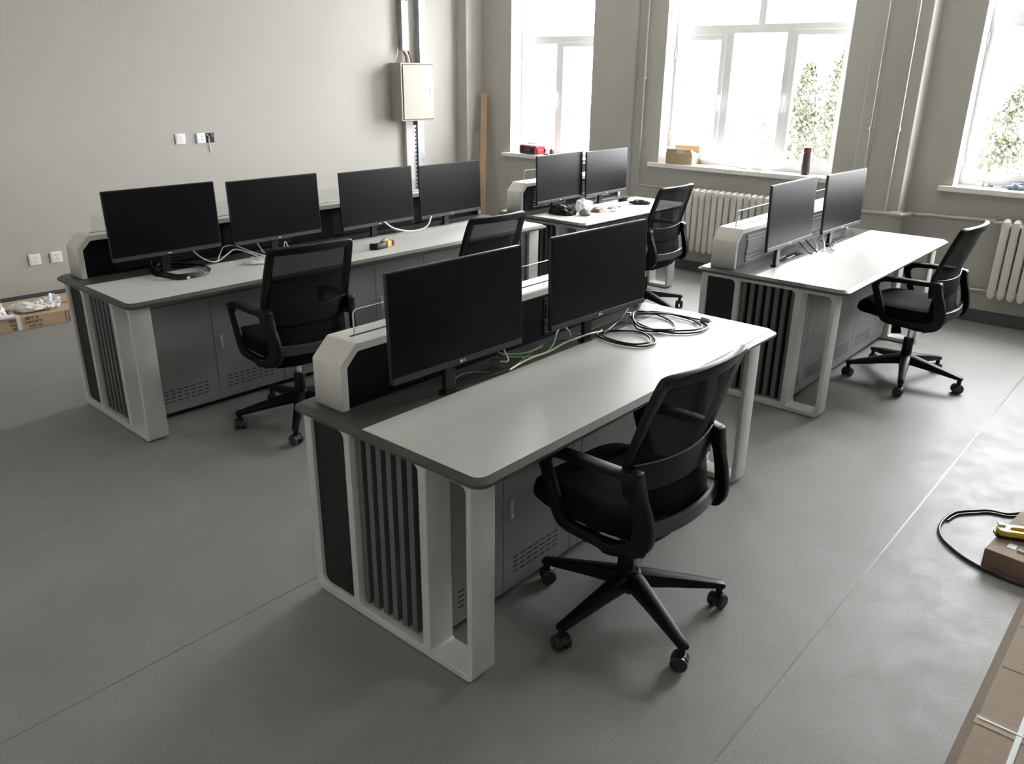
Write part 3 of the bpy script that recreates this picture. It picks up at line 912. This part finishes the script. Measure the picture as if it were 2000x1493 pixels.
    for i in range(5):
        a = 2 * pi * i / 5
        d_ = Vector((cos(a), sin(a), 0)); n_ = Vector((-sin(a), cos(a), 0))
        rings = []
        for rr, zt, hh, hw in ((.015, .172, .062, .034), (.06, .168, .058, .032), (.15, .148, .046, .0265), (.25, .126, .035, .022), (.315, .110, .026, .019), (.342, .104, .024, .018), (.348, .099, .016, .016)):
            c_ = d_ * rr
            rings.append([c_ + n_ * (x * hw) + Vector((0, 0, zt - y * hh)) for x, y in ((-.35, 0), (.35, 0), (.85, .12), (1, .5), (.8, 1), (-.8, 1), (-1, .5), (-.85, .12))])
        loft(bm, rings)
        cyl(bm, d_ * .332 + Vector((0, 0, .058)), d_ * .332 + Vector((0, 0, .09)), .0125, n=12)
    sb = build('star_base', bm, M_plast, root, smooth=40)
    rnd = random.Random(4)
    for i in range(5):
        a = 2 * pi * i / 5
        sw = a + rnd.uniform(.5, 2.6)
        bm = nb()
        for s in (-1, 1):
            prof = [(0, .006), (.018, .005), (.0275, .007), (.029, .012), (.029, .024), (.024, .029), (.012, .030), (0, .030)]
            loft(bm, [[(r_ * cos(2 * pi * q / 22), s * x_, .029 + r_ * sin(2 * pi * q / 22)) for q in range(22)] for r_, x_ in prof[1:-1]])
        # hood over the wheels
        rings = []
        for j in range(8):
            t = R(15 + j * 22)
            rings.append([(.031 * cos(t) * k_, yy, .029 + .032 * sin(t) * k_) for yy, k_ in ((-.010, 1.0), (.010, 1.0), (.010, .86), (-.010, .86))])
        loft(bm, rings)
        cyl(bm, (.004, 0, .045), (.004, 0, .066), .011, n=12)
        Mx = Matrix.Translation((.332 * cos(a), .332 * sin(a), 0)) @ Matrix.Rotation(sw, 4, 'Z') @ Matrix.Translation((-.004, 0, 0))
        bm.transform(Mx)
        build('caster', bm, M_caster, sb, smooth=40)
    return root
CH = [(.690, -.060, -3.0, 28, 'black mesh office chair pulled up to the nearest desk, closest to the camera'),
      (3.850, -.066, -3.0, 50, 'black mesh office chair at the right-hand desk, with its seat and armrests in full view'),
      (.930, 2.205, -6.0, 13, 'black mesh office chair at the left half of the long desk, turned slightly'),
      (2.185, 2.115, -3.0, 40, 'black mesh office chair at the long desk, mostly hidden behind the nearest monitor'),
      (4.09, 2.02, -1.5, -33, 'black mesh office chair at the farthest desk, in front of the long radiator')]
ch0 = None
for x, y, yaw, ph, lb in CH:
    if ch0 is None: o = ch0 = make_chair()
    else: o = copy_tree(ch0)
    o.location = (x, y, 0); o.rotation_euler = (0, 0, R(yaw))
    for c_ in o.children:
        if c_.name.startswith('star_base'): c_.rotation_euler = (0, 0, R(ph - yaw)); c_.location = (0, -.021 if ph == 28 else 0, 0)
    tag(o, lb, 'chair', 'black mesh office chairs')

# ---------------------------------------------------------------- cables and small things on the desks
def cable(name, k, pts, r, m, label, cat='cable', z=H + .0014, closed=False, extra=None, group=None):
    """pts: (u, v) or (u, v, height above the top) in the desk's own metres"""
    P = [wl(k, q[0], q[1], z + r + (q[2] if len(q) > 2 else 0)) for q in pts]
    off = P[0].copy(); off.z = H
    o = empty(name, off, 0, label, cat, group)
    P = smooth_path(P, 8, closed)
    for q in P: q.z = max(q.z, H + .0028 + r)
    bm = nb(); tube(bm, [q - off for q in P], r, 8, 8, closed, smoothp=False)
    build('cable_run', bm, m, o, smooth=60)
    if extra: extra(o, off)
    return o

def plug(end, to, m=None, s=1.):
    def f(o, off):
        a = Vector(end) - off; d_ = (Vector(to) - Vector(end)).normalized()
        bm = nb(); cyl(bm, a, a + d_ * .035 * s, .011 * s, .009 * s, n=12)
        build('plug', bm, m or M_grey, o, smooth=40)
        n_ = d_.cross(Vector((0, 0, 1)))
        bm = nb()
        for q in (-1, 1):
            c_ = a + d_ * .035 * s + n_ * q * .005 * s
            cyl(bm, c_, c_ + d_ * .016 * s, .0018, n=6)
        build('pin', bm, M_chrome, o)
    return f

coilA = [(1.607, .581, .05), (1.54, .565, .03), (1.475, .558, .012), (1.39, .54, .006), (1.318, .545, .003), (1.285, .48), (1.278, .394), (1.31, .315), (1.375, .297), (1.43, .325), (1.475, .39), (1.465, .455), (1.418, .505), (1.36, .53, .006), (1.305, .50, .006),
         (1.284, .42, .007), (1.30, .345, .007), (1.36, .315, .007), (1.42, .345, .007), (1.458, .41, .007), (1.44, .46, .007), (1.38, .512, .012), (1.33, .52, .012)]
cable('power_cable', '1', coilA, .0042, M_cable, 'black cable coiled in a small loop on the nearest desk, closest to its chair')
coilB = [(1.60, .59, .03), (1.697, .605, .004), (1.773, .565), (1.806, .476), (1.80, .397), (1.789, .325), (1.772, .27), (1.731, .243), (1.648, .24), (1.579, .285), (1.546, .351), (1.553, .435), (1.60, .54, .004), (1.672, .603, .009), (1.75, .56, .009), (1.792, .47, .009), (1.785, .40, .009),
         (1.768, .33, .008), (1.72, .262, .008), (1.65, .256, .008), (1.59, .30, .008), (1.53, .37, .004), (1.50, .45), (1.565, .518, .008), (1.66, .585, .013), (1.72, .58, .013), (1.742, .497, .006), (1.714, .422), (1.652, .36), (1.572, .338, .01), (1.513, .40, .012), (1.53, .48, .012), (1.64, .56, .02), (1.76, .45, .016), (1.80, .31, .008)]
cable('power_cable', '1', coilB, .0042, M_cable, 'black power cable in big overlapping loops, plug end near the desk corner', extra=plug(wl('1', 1.80, .31, H + .0165), wl('1', 1.796, .25, H + .0165), M_grey, 1.15))
cable('network_cable', '1', [(0.8, 0.6, 0.02), (0.868, 0.562, 0.012), (0.933, 0.543, 0.011), (0.985, 0.541, 0.018), (1.035, 0.555, 0.038), (1.09, 0.585, 0.058), (1.15, 0.605, 0.06), (1.185, 0.6, 0.04), (1.19, 0.59, 0.012)], .0036, M_cableg,
      'green network cable arching in front of the nearest monitors')
cable('network_cable', '1', [(0.7, 0.5, 0.02), (0.78, 0.52, 0.018), (0.86, 0.525, 0.02), (0.96, 0.52, 0.022), (1.05, 0.515, 0.036), (1.11, 0.505, 0.042), (1.2, 0.497, 0.044), (1.3, 0.515, 0.026), (1.345, 0.54, 0.018)], .0036, M_cabley,
      'pale lime network cable lying beside the green one')
cable('signal_cable', '1', [(0.62, 0.54, 0.003), (0.75, 0.533, 0.003), (0.851, 0.569, 0.004), (1.0, 0.6, 0.018), (1.1, 0.6, 0.014), (1.18, 0.578, 0.004)], .0033, M_cable, 'thin black cable crossing under the green and lime cables')
cable('network_cable', '1', [(0.755, 0.645, 0.096), (0.745, 0.6, 0.056), (0.79, 0.585, 0.038), (0.86, 0.553, 0.034), (0.95, 0.546, 0.04)], .0032, M_cableg, 'short green cable hanging below the left nearest monitor')
cable('network_cable', '1', [(0.8, 0.645, 0.114), (0.775, 0.6, 0.064), (0.735, 0.54, 0.038), (0.71, 0.56, 0.036)], .0032, M_cabley, 'short lime cable dropping from the left nearest monitor')
cable('signal_cable', '1', [(0.735, 0.645, 0.117), (0.72, 0.6, 0.062), (0.73, 0.56, 0.045), (0.68, 0.58, 0.045)], .003, M_cable, 'short black cable below the left nearest monitor')
cable('signal_cable', '1', [(.47, .59, .004), (.55, .60, .02), (.62, .585, .012), (.66, .57, .004)], .002, M_grey, 'thin grey wire lying over the tray below the left nearest monitor')

# long desk
ring = []
oval = [(.383, .558), (.425, .635), (.488, .673), (.545, .658), (.60, .60), (.639, .522), (.652, .45), (.637, .385), (.585, .325), (.52, .297), (.455, .292), (.405, .318), (.368, .395), (.362, .48)]
for i in range(4):
    for j, (u_, v_) in enumerate(oval):
        k_ = 1 - .05 * i + .012 * sin(j * 1.7 + i)
        ring.append((.508 + (u_ - .508) * k_, .478 + (v_ - .478) * k_, .0055 * i + (.006 if j % 5 == 2 else 0)))
ring += [(.40, .58, .03), (.42, .62, .05)]
def green_tag(o, off):
    p_ = wl('a', .455, .285, H + .0092) - off
    bm = nb(); cyl(bm, p_ + Vector((-.008, -.004, 0)), p_ + Vector((.010, .003, .002)), .0062, n=10); build('cable_marker', bm, MATS['cable_green'], o, label='small green cable marker')
cable('power_cable', 'a', ring, .0048, M_cable, 'black cable coiled in a neat ring on the long desk', extra=green_tag)
cable('signal_cable', 'a', [(.66, .62, .075), (.69, .57, .03), (.735, .535, .006), (.783, .54, .010), (.84, .55, .035), (.90, .565, .05), (.955, .50, .03), (.99, .42, .006), (1.03, .39, .004)], .0042, M_cablew, 'thick white cable running from the leftmost monitor across the long desk')
cable('signal_cable', 'a', [(0.755, 0.51, 0.018), (0.8, 0.56, 0.044), (0.85, 0.6, 0.069), (0.91, 0.58, 0.069), (0.96, 0.48, 0.039), (1.0, 0.41, 0.022), (1.04, 0.37, 0.018)], .003, M_cablew, 'thin white cable looping above the thick white one on the long desk')
o = empty('charger_pack', wl('a', .925, .36, H + .0014), R(-22), 'white charger lead bundle in a clear bag on the long desk', 'charger')
bm = nb(); lump(bm, (0, 0, 0), (.085, .045, .012), .25, 2, 3); build('clear_bag', bm, M_film, o, smooth=50)
bm = nb()
tube(bm, [(-.05, -.012, .010), (-.02, .012, .016), (.02, .014, .016), (.04, -.01, .012), (.0, -.022, .012), (-.05, -.012, .016)], .005, 8)
tube(bm, [(-.03, .05, .03), (-.005, .02, .02), (.01, -.02, .014)], .005, 8)
build('lead_bundle', bm, M_cablew, o, smooth=50)
cable('signal_cable', 'a', [(1.93, .45, .10), (1.99, .44, .055), (2.09, .43, .022), (2.20, .43, .012), (2.29, .43, .03), (2.35, .45, .09)], .0055, M_cablew, 'white cable sagging between the third and fourth monitors of the long desk')
cable('signal_cable', 'a', [(1.95, .46, .09), (2.02, .47, .035), (2.12, .52, .006), (2.2, .57, .004)], .004, M_cable, 'black cable sagging beside the white one, third monitor of the long desk')
cable('signal_cable', 'a', [(1.22, .56, .004), (1.215, .53, .06), (1.225, .50, .004)], .003, M_cablew, 'small upright white wire loop behind the chair back on the long desk')
cable('signal_cable', 'a', [(1.05, .60, .09), (1.07, .57, .03), (1.08, .55, .004)], .003, M_cablew, 'short white wire end below the second monitor of the long desk')

o = empty('laser_level', wl('a', 1.735, .20, H + .0014), R(16), 'yellow and black hand tool with a red tip on the long desk', 'tool')
bm = nb()
P = [(-.115, .035), (-.10, .012), (-.06, .0), (-.01, .0)]
loft(bm, [[(x - .0, y + s_ * .016 * k_, .001 + z_) for s_, z_ in ((-1, .004), (-1.0, .03), (-.6, .038), (.6, .038), (1, .03), (1, .004), (.6, 0), (-.6, 0))] for (x, y), k_ in zip(P, (.8, 1, 1, .95))])
build('rubber_grip', bm, M_black, o, smooth=40)
bm = nb(); box(bm, -.012, .036, -.020, .018, .001, .040); build('tool_body', bm, M_yellow, o, bevel=.005)
bm = nb(); box(bm, .036, .064, -.018, .016, .004, .036); build('tool_display', bm, M_black, o, bevel=.002)
bm = nb(); box(bm, .062, .074, -.018, .016, .003, .034); build('tool_tip', bm, M_pink, o, bevel=.003)
bm = nb(); lump(bm, (.05, .045, 0), (.045, .022, .028), .2, 3, 2); build('tool_bracket', bm, M_gold, o, smooth=40)

# right-hand desk wires
cable('signal_cable', '3', [(0.74, 0.6, 0.1), (0.745, 0.56, 0.05), (0.765, 0.525, 0.012), (0.775, 0.5, 0.004)], .0038, M_cable, 'left black wire drooping from the left monitor of the right-hand desk')
cable('signal_cable', '3', [(0.8, 0.6, 0.11), (0.838, 0.565, 0.06), (0.842, 0.53, 0.03), (0.835, 0.495, 0.006)], .0038, M_cable, 'right black wire drooping from the left monitor of the right-hand desk')
cable('signal_cable', '3', [(0.88, 0.52, 0.006), (0.92, 0.53, 0.012), (0.96, 0.56, 0.04), (1.0, 0.61, 0.08), (1.03, 0.63, 0.11)], .0045, M_cablew, 'white wire rising between the two monitors of the right-hand desk')
cable('signal_cable', '3', [(0.92, 0.485, 0.004), (0.98, 0.505, 0.012), (1.04, 0.54, 0.045), (1.07, 0.575, 0.085), (1.09, 0.6, 0.11)], .0055, M_cablew, 'longer white wire rising under the right monitor of the right-hand desk')
cable('power_cable', '3', [(1.16, 0.61, 0.05), (1.13, 0.6, 0.03), (1.06, 0.5, 0.014), (1.02, 0.48, 0.008), (0.97, 0.455, 0.008)], .0042, M_grey, 'grey plug lead hanging over the front of the right-hand desk inlay', extra=plug(wl('3', .97, .455, H + .0145), wl('3', .94, .43, H + .0145), M_white, .9))
cable('signal_cable', '3', [(1.21, 0.6, 0.06), (1.2, 0.55, 0.03), (1.19, 0.515, 0.01), (1.11, 0.5, 0.006)], .0035, M_grey, 'short grey lead bundle beside the right monitor of the right-hand desk')
o = empty('cable_tie_strips', wl('3', .60, .595, H + .002), R(3), 'two white strips lying in the tray of the right-hand desk', 'strip')
build('strip', bx(-.09, .03, .012, .018, 0, .004), M_cablew, o); build('strip', bx(-.04, .08, -.026, -.018, 0, .004), M_cablew, o)

# farthest desk clutter
o = empty('plastic_bag', wl('2', .245, .40, H + .0014), 0, 'crumpled black plastic bag on the farthest desk', 'bag')
bm = nb(); lump(bm, (0, 0, 0), (.108, .066, .046), .32, 2.0, 1.0, 4, rz=-1.32); build('film', bm, M_bagk, o, smooth=35)
o = empty('cleaning_rag', wl('2', .325, .235, H + .0014), .2, 'grey mottled rag lying against the black plastic bag', 'rag')
bm = nb(); lump(bm, (0, 0, 0), (.045, .042, .032), .25, 2.6, 5, 4); build('cloth', bm, M_grey, o, smooth=35)
o = empty('instruction_sheet', wl('2', .415, .545, H + .0014), .1, 'white sheet on the farthest desk between the bags', 'paper')
build('sheet', bx(-.06, .045, -.05, .03, 0, .002), M_paper, o)
o = empty('parts_bag', wl('2', .47, .38, H + .0018), -.5, 'upright clear plastic bag with a grey clump inside', 'bag')
bm = nb(); lump(bm, (0, 0, 0), (.052, .033, .064), .22, 2.2, 2.0, 4); build('film', bm, M_film, o, smooth=40)
bm = nb(); lump(bm, (.0, -.01, .03), (.022, .014, .024), .3, 3, 4.0, 3); build('clump', bm, M_grey, o, smooth=40)
o = empty('parts_bag', wl('2', .635, .445, H + .0014), .4, 'folded clear plastic bag behind the tan packing paper', 'bag')
bm = nb(); lump(bm, (0, 0, 0), (.07, .042, .040), .4, 2.5, 6.0, 4); build('film', bm, M_film, o, smooth=40)
o = empty('packing_paper', wl('2', .555, .275, H + .0014), -.25, 'crumpled tan and white packing paper on the farthest desk', 'paper')
bm = nb(); lump(bm, (0, 0, 0), (.06, .05, .020), .4, 2.5, 9.0, 4); build('paper', bm, M_tan, o, smooth=30)
bm = nb(); lump(bm, (.025, -.03, .0), (.05, .026, .016), .4, 3.0, 11.0, 3); build('pale_edge', bm, M_paper, o, smooth=30)
o = empty('parts_bag', wl('2', .66, .185, H + .0014), 0, 'small crumpled clear film at the front of the farthest desk', 'bag')
bm = nb(); lump(bm, (0, 0, 0), (.038, .03, .022), .5, 3, 14.0, 3); build('film', bm, M_film, o, smooth=40)
o = empty('paper_pad', wl('2', .845, .37, H + .0014), R(-8), 'flat white pad of paper on the farthest desk', 'paper')
build('pages', bx(-.12, .14, -.09, .10, 0, .007), M_paper, o, bevel=.001)
bm = nb(); tube(bm, [(-.11, -.095, .010), (-.03, -.098, .012), (.03, -.094, .010)], .009, 8); build('dark_spine', bm, M_grey, o, smooth=50)
o = empty('pouch', wl('2', 1.12, .25, H + .0014), R(-6), 'crumpled dark pouch on the farthest desk, nearest its chair', 'pouch')
bm = nb(); lump(bm, (.0, 0, 0), (.085, .035, .024), .35, 2.0, 3.3, 4, rz=-.75); build('fabric', bm, M_bagk, o, smooth=35)
o = empty('white_box', wl('2', 1.05, .362, H + .0014), R(-6), 'small white box lying between the pouch and the black coil', 'box')
build('carton', bx(-.05, .05, -.016, .016, 0, .016), M_paper, o, bevel=.002)
o = empty('cable_coil', wl('2', 1.145, .435, H + .0014), 0, 'small flat black coil behind the dark pouch', 'cable')
bm = nb()
for i in range(4): tube(bm, [((.046 - .002 * i) * cos(a), (.046 - .002 * i) * sin(a), .004 + .0065 * i) for a in [2 * pi * j / 14 for j in range(14)]], .0042, 7, 2, True)
build('coil', bm, M_cable, o, smooth=50)
cable('signal_cable', '2', [(.40, .60, .10), (.43, .55, .055), (.47, .50, .02), (.50, .46, .01)], .0035, M_cable, 'black cord slanting down from the left monitor of the farthest desk')
cable('signal_cable', '2', [(.90, .62, .09), (.93, .60, .05), (.97, .585, .012)], .0035, M_cable, 'black cord slanting down from the right monitor of the farthest desk')

# ---------------------------------------------------------------- things on the sills
ZS = {n: WIN[n][2] for n in WIN}
o = empty('tool_case', (5.665, 4.50, ZS[1] + .0002), R(-4), 'red and dark hard tool case on the corner window sill', 'toolbox')
build('case_shell', bx(-.075, .075, -.12, .12, 0, .058), M_red, o, bevel=.012)
build('case_lid', bx(-.077, .077, -.122, .122, .058, .096), M_red, o, bevel=.012)
build('front_panel', bx(-.086, -.074, -.10, .118, .004, .086), M_maroon, o, bevel=.004)
for yy in (-.07, .075): build('latch', bx(-.094, -.085, yy - .016, yy + .016, .02, .075), M_black, o, bevel=.003)
build('badge', bx(-.0875, -.0855, -.03, .03, .035, .058), M_lid, o)
for xx in (-.066, .056): build('corner_guard', bx(xx, xx + .018, -.127, -.112, .0, .060), M_black, o, bevel=.003)
bm = nb(); tube(bm, [(.0, -.06, .094), (.0, -.055, .108), (.0, .0, .112), (.0, .055, .108), (.0, .06, .094)], .007, 8); build('carry_handle', bm, M_wood, o, smooth=50)
o = empty('glue_bottle', (5.69, 4.255, ZS[1] + .0002), 0, 'small upright nozzle bottle beside the red tool case', 'bottle')
bm = nb(); lathe(bm, [(.019, 0), (.021, .004), (.021, .05), (.017, .058)], 18); build('bottle', bm, M_bottle, o, smooth=35)
bm = nb(); lathe(bm, [(.013, .058), (.011, .066), (.009, .07), (.003, .125)], 14); build('nozzle', bm, M_grey, o, smooth=35)
o = empty('tape_roll', (5.665, 4.315, ZS[1] + .0002), 0, 'small flat tape roll lying between the tool case and nozzle bottle', 'tape')
bm = nb(); cyl(bm, (0, 0, 0), (0, 0, .016), .028, n=24); build('tape_ring', bm, M_bottle, o, smooth=40)

o = empty('cardboard_box', (5.672, 2.655, ZS[2] + .0002), R(5), 'small open cardboard box on the middle window sill', 'box')
bm = nb()
w2, d2, hh, t_ = .135, .085, .088, .004
for a in ((-d2, -d2 + t_, -w2, w2), (d2 - t_, d2, -w2, w2), (-d2, d2, -w2, -w2 + t_), (-d2, d2, w2 - t_, w2)): box(bm, a[0], a[1], a[2], a[3], 0, hh)
box(bm, -d2, d2, -w2, w2, 0, .004)
build('box_walls', bm, M_card, o)
def flap(p, ax, l, wdt, ang):
    pass
bm = nb()
def quad(bm, a, b, c, d, t=.004):
    a, b, c, d = map(Vector, (a, b, c, d)); n_ = (b - a).cross(d - a).normalized() * t
    loft(bm, [[a, b, c, d], [a + n_, b + n_, c + n_, d + n_]])
quad(bm, (-d2, -w2, hh), (-d2, w2, hh), (-d2 - .02, w2 - .012, hh + .052), (-d2 - .02, -w2 + .012, hh + .052))
fl = build('box_flap', bm, M_card, o)
bm = nb(); quad(bm, (-d2 - .0085, -.055, hh + .008), (-d2 - .0085, .02, hh + .008), (-d2 - .0225, .02, hh + .046), (-d2 - .0225, -.055, hh + .046), .0012)
build('address_label', bm, M_label, fl)
bm = nb(); quad(bm, (d2, -w2, hh), (d2, w2, hh), (d2 + .004, w2 - .01, hh + .075), (d2 + .004, -w2 + .01, hh + .075)); build('box_flap', bm, M_card, o)
bm = nb(); quad(bm, (-d2, w2, hh), (d2, w2, hh), (d2 - .01, w2 + .035, hh + .055), (-d2 + .01, w2 + .035, hh + .055)); build('box_flap', bm, M_card, o)
bm = nb(); quad(bm, (-d2 + .005, -w2 + .004, hh - .002), (d2 - .005, -w2 + .004, hh - .002), (d2 - .02, -w2 + .075, hh + .03), (-d2 + .02, -w2 + .075, hh + .03)); build('box_flap', bm, M_card, o)
bm = nb(); box(bm, -d2 + .02, d2 - .03, -w2 - .0008, -w2, .004, hh - .012); build('tape_patch', bm, M_tape, o)

o = empty('paper_sheet', (5.735, 2.295, ZS[2] + .0002), R(8), 'flat white paper beside the cardboard box on the middle sill', 'paper')
build('sheet', bx(-.025, .025, -.075, .075, 0, .006), M_paper, o, bevel=.001)
def adaptor(x, y, label, small):
    o = empty('junction_socket', (x, y, ZS[2] + .0002), R(6), label, 'socket', 'spare socket boxes on the middle window sill')
    build('socket_box', bx(-.028, .028, -.036, .036, 0, .030), M_duct, o, bevel=.003)
    bm = nb(); cyl(bm, (0, 0, .03), (0, 0, .045 if small else .036), .017 if small else .022, n=16); build('socket_ring', bm, M_white, o, smooth=40)
adaptor(5.70, 2.025, 'single grey-white socket box, left one on the middle window sill', True)
adaptor(5.745, 1.935, 'taller socket box behind the others on the middle window sill', False)
adaptor(5.685, 1.885, 'socket box at the right of the little group on the middle sill', False)
o = empty('thermos_flask', (5.665, 1.452, ZS[2] + .0002), 0, 'dark thermos flask with a maroon lid on the middle window sill', 'flask')
bm = nb(); lathe(bm, [(.033, 0), (.036, .004), (.036, .16), (.034, .175), (.034, .188)], 28); build('flask_body', bm, M_bottle, o, smooth=35)
bm = nb(); lathe(bm, [(.035, .186), (.038, .19), (.038, .222), (.034, .228)], 28); build('flask_lid', bm, M_lid, o, smooth=35)

o = empty('plug_adapter', (5.75, .09, ZS[3] + .0002), R(5), 'pair of small white plug adapters on the rightmost sill', 'adapter')
build('adapter_body', bx(-.018, .018, .0, .042, 0, .030), M_white, o, bevel=.006)
build('adapter_body', bx(-.004, .03, -.038, -.008, 0, .026), M_white, o, bevel=.006)
o = empty('marker_pen', (5.745, -.012, ZS[3] + .0002), R(84), 'white pen with a red end lying on the rightmost sill', 'pen')
bm = nb(); cyl(bm, (-.03, 0, .007), (.025, 0, .007), .0065, n=10); build('pen_body', bm, M_white, o, smooth=40)
bm = nb(); cyl(bm, (.025, 0, .007), (.048, 0, .006), .006, .004, n=10); build('pen_tip', bm, M_lid, o, smooth=40)
o = empty('work_glove', (5.715, -.155, ZS[3] + .0002), .2, 'crumpled blue-grey work glove on the rightmost window sill', 'glove')
bm = nb(); lump(bm, (0, 0, 0), (.045, .068, .030), .4, 2.4, 5.5, 4); build('glove_fabric', bm, M_denim, o, smooth=40)

# ---------------------------------------------------------------- boxes on the floor
o = empty('flat_carton', (.86, 5.015, 0), R(-5), 'long flat cardboard carton with printed text by the back wall', 'box')
cw = 1.45
build('carton_body', bx(-cw + .3, .30, 0, .205, .001, .096), M_card, o, bevel=.003)
build('fold_line', bx(-.042, -.038, -.0006, .001, .003, .095), M_ink, o)
build('fold_line', bx(-.020, -.016, -.0006, .001, .003, .095), M_ink, o)
bm = nb(); box(bm, -.368, -.340, -.002, .0, .002, .098); box(bm, -.368, -.340, -.002, .207, .096, .0985)
build('packing_strap', bm, M_strap, o)
for i, (s_, x_, sz) in enumerate((("BR'S  R", -.285, .030), ('OXOB M', -.278, .030), ('A30 US.', -.268, .028))):
    text('printed_text', s_, sz, Matrix.Translation((x_ + .02, -.0012, .079 - i * .030)) @ Matrix.Rotation(pi / 2, 4, 'X'), M_ink, o)
for i, (s_, x_) in enumerate((('FBR', -.395), ('EQ:', -.390), ('BE', -.385))):
    text('printed_text', s_, .028, Matrix.Translation((x_, -.0012, .077 - i * .030)) @ Matrix.Rotation(pi / 2, 4, 'X'), M_ink, o)
o = empty('flat_carton', (.90, 5.25, 0), R(-4.5), 'second cardboard carton lying behind the printed one at the back wall', 'box')
build('carton_body', bx(-1.15, .34, 0, .25, .001, .105), M_card, o, bevel=.003)
o = empty('foam_wrap', (.585, 5.15, .1065), R(-3), 'crumpled white foam sheeting on the flat printed carton', 'packing')
bm = nb()
lump(bm, (.06, -.01, 0), (.10, .05, .042), .35, 2.2, 1.5, 4, rz=-.1); lump(bm, (.15, -.005, 0), (.07, .05, .045), .45, 2.5, 3.5, 4)
lump(bm, (.02, .05, 0), (.09, .03, .038), .3, 2.2, 5.5, 4, rz=-.25)
build('foam', bm, M_foam, o, smooth=40)
bm = nb(); lump(bm, (.215, .02, 0), (.045, .05, .055), .6, 2.6, 8.5, 4); build('bag_end', bm, M_film, o, smooth=40)
o = empty('bubble_wrap', (.385, 5.135, .0995), 0, 'bundle of clear bubble wrap on the carton at the picture edge', 'packing')
bm = nb(); lump(bm, (0, 0, 0), (.068, .075, .078), .3, 2.2, 2.5, 4); build('bubble_film', bm, M_film, o, smooth=40)
bm = nb(); tube(bm, [(.09, -.10, .018), (.04, -.10, .019), (-.06, -.095, .018)], .016, 8); build('rolled_edge', bm, M_foam, o, smooth=50)

o = empty('strapped_carton', (1.10, -1.172, 0), 0, 'large taped cardboard carton with a white strap at the right edge', 'box')
bm = nb()
y1_ = .035; zt = .16
loft(bm, [[(-.75, -.62, .001), (.585, -.62, .001), (.575, y1_, .001), (-.75, y1_, .001)], [(-.75, -.62, zt), (.585, -.62, zt), (.575, -.008, zt), (-.75, -.008, zt)]])
build('carton_body', bm, M_card2, o, bevel=.003)
for x_ in (-.08, .17):
    build('crease', bx(x_, x_ + .003, -.6, -.012, zt, zt + .0012), M_card3, o)
build('packing_strap', bx(-.74, .5, -.118, -.104, zt, zt + .003), M_strap, o)
build('sealing_tape', bx(-.385, -.345, -.61, -.004, zt, zt + .0015), M_tape, o)
build('tape_seam', bx(-.362, -.356, -.61, -.01, zt + .0015, zt + .004), M_strap, o)
o = empty('brown_carton', (1.859, -.968, 0), R(-6), 'small dark-brown box carrying a yellow tool by the looped floor cable', 'box')
build('carton_body', bx(0, .43, -.30, 0, .001, .080), M_card3, o, bevel=.004)
build('pale_base', bx(.002, .428, -.298, -.002, .0005, .010), M_label, o)
build('sticker', bx(.075, .115, -.085, -.055, .080, .0812), M_label, o)
bm = nb(); tube(bm, [(.075, -.095, .083), (.07, -.13, .083)], .006, 8); build('pale_strip', bm, M_strap, o, smooth=50)
o = empty('cable_stripper', wl('1', 2.045, -1.045, .0815), R(-65), 'yellow hand tool lying on the small brown box', 'tool')
bm = plate(rpoly([(-.075, -.035), (.09, -.035), (.09, .035), (-.045, .035), (-.08, .015)], .018), [rpoly([(-.035, -.015), (.085, -.02), (.085, .012), (-.02, .010)], .01)], .024, 'z', .006, .004)
build('tool_body', bm, M_yellow, o)
build('rubber_grip', plate(rpoly([(-.085, -.042), (.09, -.042), (.09, .036), (-.045, .04), (-.088, .018)], .02), [], .008, 'z', 0, .002), M_black, o)
build('tool_end', bx(-.072, -.045, .005, .03, .029, .038), M_white, o, bevel=.003)

P = [(2.42, -1.00), (2.368, -.955), (2.348, -.889), (2.301, -.842), (2.234, -.786), (2.144, -.765), (2.047, -.767), (1.968, -.797), (1.916, -.841), (1.866, -.904), (1.838, -.960), (1.820, -1.016), (1.806, -1.124), (1.80, -1.25)]
o = empty('floor_cable', (2.1, -.9, 0), 0, 'black cable looping across the floor around the small brown box', 'cable')
bm = nb(); tube(bm, [(x - 2.1, y + .9, .0075) for x, y in P], .0068, 10); build('cable_run', bm, M_cable, o, smooth=60)
bm = nb(); tube(bm, [(x - 2.1 - .012, y + .9 - .012, .0055) for x, y in P[:6]], .005, 8); build('cable_run', bm, M_cable, o, smooth=60)
